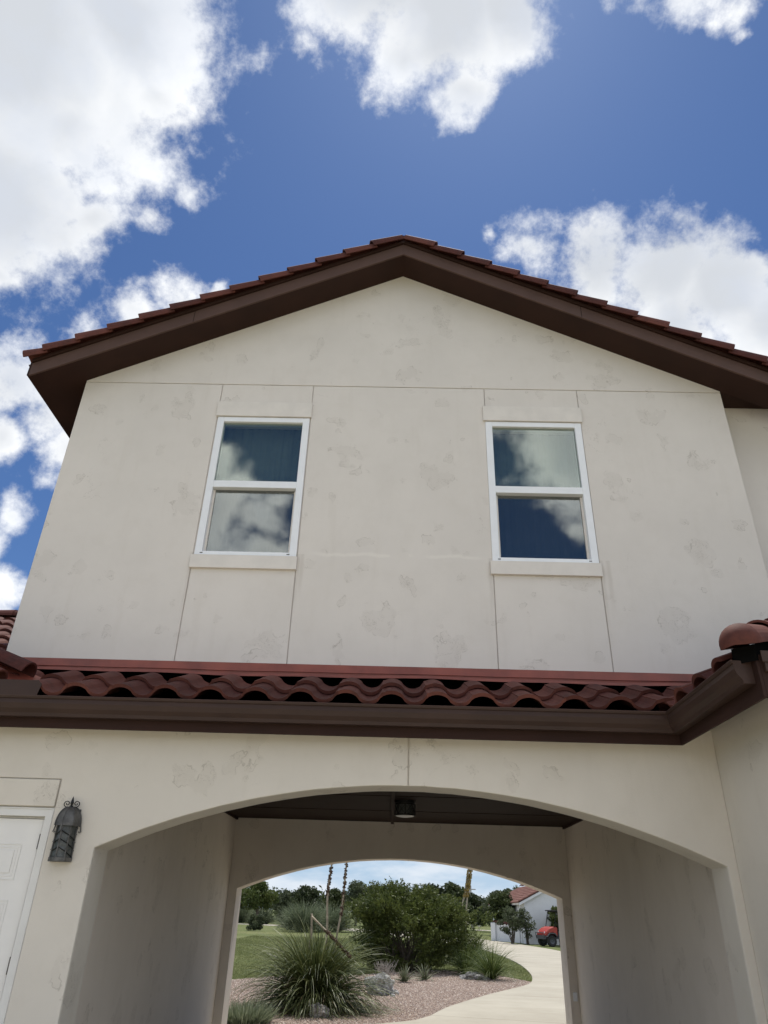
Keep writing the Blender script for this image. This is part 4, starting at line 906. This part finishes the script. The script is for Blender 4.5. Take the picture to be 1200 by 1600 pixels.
tree(8.45, 60.3, 2.5, 3.25, 'tree_a', 'olive green tree hanging over the capped low wall', 115, .3, 6500, .10, 40)
# woods behind everything
L = []; g_ = np.random.default_rng(120)
for i in range(900):
    x_ = g_.uniform(-150, 150); s_ = g_.uniform(1.2, 2.6); L.append((x_, 135 + g_.uniform(-8, 14) + abs(x_) * .1, g_.uniform(.5, 3.6), s_, s_, s_ * .8, 1))
Q, ti = leaves(L, 60000, .34, 121); tag(soup('woodland', Q, None, ti, MT['tree_a']), 'dark woodland filling the horizon behind the lawn trees', 'woodland', kind='stuff')

# utility pole and a little white sign
up_ = empty('utility_pole', (11.6, 116, 0), label='thin grey utility pole right of the tall pod stalks', cat='pole')
mb = MB(); mb.tube([(0, 0, 0), (0, 0, 5.3)], [.13, .09], 8); obj('pole_shaft', mb, MT['twig'], up_)
mb = MB(); mb.box(-.7, .7, -.05, .05, 4.75, 4.87); obj('cross_arm', mb, MT['twig'], up_)
sg = empty('small_sign', (10.9, 100, 0), label='small white sign on a post at the far edge of the lawn', cat='sign')
mb = MB(); mb.box(-.03, .03, -.03, .03, 0, .6); obj('post', mb, MT['twig'], sg)
mb = MB(); mb.box(-.28, .28, -.06, -.03, .42, .78); obj('panel', mb, MT['vinyl'], sg, bevel=.01)

# ---- white garage building at the right
gx, gy = 9.22, 56.0; gw, gd, ge = 5.2, 17, 2.45; rz_ = ge + gw / 2 * .5
MT['white_wall'] = stucco('white_stucco', (.70, .71, .72), marks=.3, seed=3.0)
gb_ = empty('garage_building', (gx, gy, 0), label='white stucco garage with red tile roof beyond the driveway', cat='building')
mb = MB(); mb.prism([(0, 0), (0, ge), (gw / 2, rz_), (gw, ge), (gw, 0)], 0, gd); obj('wall', mb, MT['white_wall'], gb_)
mb = MB(); mb.box(-.09, 0.0, 1.0, 1.5, 0, ge - .1); obj('wall_pier', mb, MT['white_wall'], gb_)
s5 = .5
for sgn in (-1, 1):
    mb = MB(); e0 = -.32 if sgn < 0 else gw + .32; mid_ = gw / 2; ze = ge - .32 * s5
    mb.prism([(e0, ze + .02), (e0, ze + .14), (mid_, rz_ + .14), (mid_, rz_ + .02)], -.18, gd + .2); obj('roof', mb, MT['trim'], gb_)
mb = MB(); c5 = 1 / math.sqrt(1.25)
stiles(mb, (-.36, -.20, ge - .18 + .13), (0, 1, 0), (c5, 0, .5 * c5), 48, 9)
obj('roof_tiles', mb, MT['tile_b'], gb_); mb = MB()
stiles(mb, (gw + .36, -.20, ge - .18 + .13), (0, 1, 0), (-c5, 0, .5 * c5), 48, 9)
for k in range(45): barrel(mb, (gw / 2, -.2 + k * .38, rz_ + .26), (gw / 2, -.2 + k * .38 + .44, rz_ + .24), .13, .115, n=6)
for k in range(9): barrel(mb, (-.36 + k * .345, -.2, ge - .18 + k * .1725 + .22), (-.36 + (k + 1.1) * .345, -.2, ge - .18 + (k + 1.1) * .1725 + .20), .11, .1, n=6)
obj('roof_tiles', mb, MT['tile_b'], gb_)
mb = MB(); mb.prism([(-.34, ge - .19), (-.34, ge - .02), (gw / 2, rz_ + .13), (gw / 2, rz_ - .03)], -.205, -.182); obj('rake_board', mb, MT['vinyl'], gb_)
lw = empty('low_wall', (7.75, 60.3, 0), math.atan2(-2.6, 1.5), 'low white garden wall with red tile cap beside the garage', 'wall')
mb = MB(); mb.prism([(.3, 0), (.3, 1.18), (2.9, .95), (2.9, 0)], -.12, .12); obj('wall_body', mb, MT['white_wall'], lw)
mb = MB(); mb.box(-.22, .3, -.26, .26, 0, 1.16); obj('pillar', mb, MT['white_wall'], lw, bevel=.02)
mb = MB()
for k in range(9): 
    z_ = 1.22 - k * .026; barrel(mb, (.18 + k * .31, -.24, z_ - .06), (.18 + k * .31, .0, z_ + .05), .14, .13, n=7); barrel(mb, (.18 + k * .31, .24, z_ - .06), (.18 + k * .31, .0, z_ + .05), .14, .13, n=7)
obj('tile_cap', mb, MT['tile_b'], lw)
def stemmy(x, y, h, w, label, seed, m_='tree_c', n=3800, size=.075):
    o_ = empty('small_tree', (x, y, 0), 0, label, 'tree'); g_ = np.random.default_rng(seed); mb = MB(); L = []
    for i in range(11):
        a_ = g_.uniform(0, 6.28); q = g_.uniform(.3, 1) * w / 2; tip = Vector((math.cos(a_) * q, math.sin(a_) * q, h * g_.uniform(.45, .97)))
        mb.tube([(g_.normal(0, .06), g_.normal(0, .06), 0), (tip.x * .35, tip.y * .35, tip.z * .5), tip], [.032, .022, .008], 5)
        for k in range(4): c = tip * g_.uniform(.55, 1.05); L.append((c.x + g_.normal(0, .12), c.y + g_.normal(0, .12), c.z + g_.normal(0, .1), .24, .24, .17, 1))
    obj('stems', mb, MT['bark'], o_); Q, ti = leaves(L, n, size, seed); soup('foliage', Q, None, ti, MT[m_], o_); return o_
stemmy(8.1, 54.6, 2.15, 1.9, 'open multi stem small tree in front of the low wall', 131, 'tree_b', 2400)
stemmy(9.15, 54.9, 2.1, 1.1, 'thin small tree against the left wall of the garage', 132, 'tree_b', 900)
stemmy(11.35, 55.0, 2.6, 2.2, 'leafy small tree behind the utility cart', 133, 'tree_c', 5200)

# ---- utility cart
MT['cart_red'] = simple('orange_red_paint', (.33, .034, .022), .45, var=.06, bs=.02)
MT['cart_grey'] = simple('grey_plastic', (.055, .06, .068), .5, var=.1)
MT['rubber'] = simple('rubber', (.018, .018, .018), .85)
MT['lens'] = simple('lamp_lens', (.75, .78, .80), .15)
ct_ = empty('utility_cart', (10.75, 52.9, 0), math.pi + R(17), 'orange red utility cart with black roof parked before the garage', 'utility cart')
# local +x is forward
mb = MB(); mb.prism([(-1.45, .42), (-1.45, .50), (.95, .50), (1.02, .42)], -.62, .62); obj('chassis', mb, MT['cart_grey'], ct_, bevel=.02)
mb = MB(); mb.prism([(.30, .52), (.30, 1.06), (.55, 1.10), (.85, 1.00), (1.12, .80), (1.18, .62), (1.05, .56), (.92, .72), (.60, .78), (.42, .60)], -.60, .60); obj('hood', mb, MT['cart_red'], ct_, bevel=.05, seg=3)
mb = MB(); mb.box(1.10, 1.22, -.55, .55, .40, .60); mb.tube([(1.24, -.5, .45), (1.30, -.5, .75), (1.30, .5, .75), (1.24, .5, .45)], .025, 8); obj('front_bumper', mb, MT['cart_grey'], ct_, bevel=.015)
for s_ in (-1, 1):
    mb = MB(); mb.lathe([(0, .02), (.05, .015), (.075, 0)], (1.135, s_ * .42, .76), 14, mat=Matrix.Rotation(math.pi / 2, 3, 'Y')); obj('headlight', mb, MT['lens'], ct_, smooth=True)
    mb = MB(); mb.prism([(.38, .58), (.55, .76), (.92, .76), (1.10, .58), (1.06, .56), (.90, .70), (.58, .70), (.44, .56)], s_ * .60 if s_ > 0 else -.74, .74 if s_ > 0 else -.60); obj('fender', mb, MT['cart_grey'], ct_, bevel=.01)
    mb = MB(); mb.box(-.40, .28, s_ * .60 - .02, s_ * .60 + .02, .44, .84)
    for k in range(4): mb.box(-.34, .22, s_ * .63 - .012, s_ * .63 + .012, .50 + k * .085, .54 + k * .085)
    obj('side_panel', mb, MT['cart_grey'], ct_)
mb = MB(); mb.box(-.42, .05, -.58, .58, .80, .93); obj('seat', mb, MT['rubber'], ct_, bevel=.04)
mb = MB(); mb.box(-.50, -.38, -.58, .58, .93, 1.30); obj('backrest', mb, MT['rubber'], ct_, bevel=.04)
mb = MB(); pts = [(.20 + 0 * k, .25 + .17 * math.cos(k * math.pi / 8), 1.16 + .17 * math.sin(k * math.pi / 8)) for k in range(17)]; mb.tube(pts, .015, 6); mb.tube([(.20, .25, 1.16), (.45, .25, .98)], .02, 6); obj('steering_wheel', mb, MT['rubber'], ct_)
mb = MB()
for s_ in (-.58, .58):
    mb.tube([(.50, s_, 1.05), (.28, s_, 1.93), (-.62, s_, 1.93), (-.66, s_, .5)], .027, 8)
mb.tube([(.28, -.58, 1.93), (.28, .58, 1.93)], .027, 8); mb.tube([(-.62, -.58, 1.93), (-.62, .58, 1.93)], .027, 8); mb.tube([(-.64, -.58, 1.3), (-.64, .58, 1.3)], .022, 8)
obj('roll_cage', mb, MT['rubber'], ct_, smooth=True)
mb = MB(); mb.box(-.78, .42, -.68, .68, 1.955, 2.02); obj('roof_panel', mb, MT['rubber'], ct_, bevel=.02)
mb = MB(); mb.box(-1.75, -.68, -.66, .66, .70, .74)
for bx in ((-1.75, -1.71, -.66, .66), (-.72, -.68, -.66, .66), (-1.71, -.72, -.66, -.62), (-1.71, -.72, .62, .66)): mb.box(*bx, .741, 1.05)
obj('cargo_bed', mb, MT['cart_red'], ct_)
for x_ in (.76, -1.18):
    for s_ in (-1, 1):
        mb = MB(); ry = Matrix.Rotation(math.pi / 2, 3, 'X'); mb.lathe([(.17, -.10), (.27, -.115), (.31, -.08), (.315, 0), (.31, .08), (.27, .115), (.17, .10)], (x_, s_ * .60, .315), 26, mat=ry)
        for k in range(18):
            a_ = k * math.pi / 9; c_, sn = math.cos(a_), math.sin(a_); rr_ = Matrix.Translation((x_, s_ * .60, .315)) @ Matrix.Rotation(a_, 4, 'Y'); mb.box(.305, .325, -.09, .09, -.015, .015, rr_)
        wh = obj('wheel', mb, MT['rubber'], ct_)
        mb = MB(); mb.lathe([(0, -.06), (.08, -.05), (.15, -.09), (.172, -.10), (.172, .10), (.15, .09), (.08, .05), (0, .06)], (x_, s_ * .60, .315), 18, mat=ry); obj('rim', mb, MT['cart_grey'], wh)
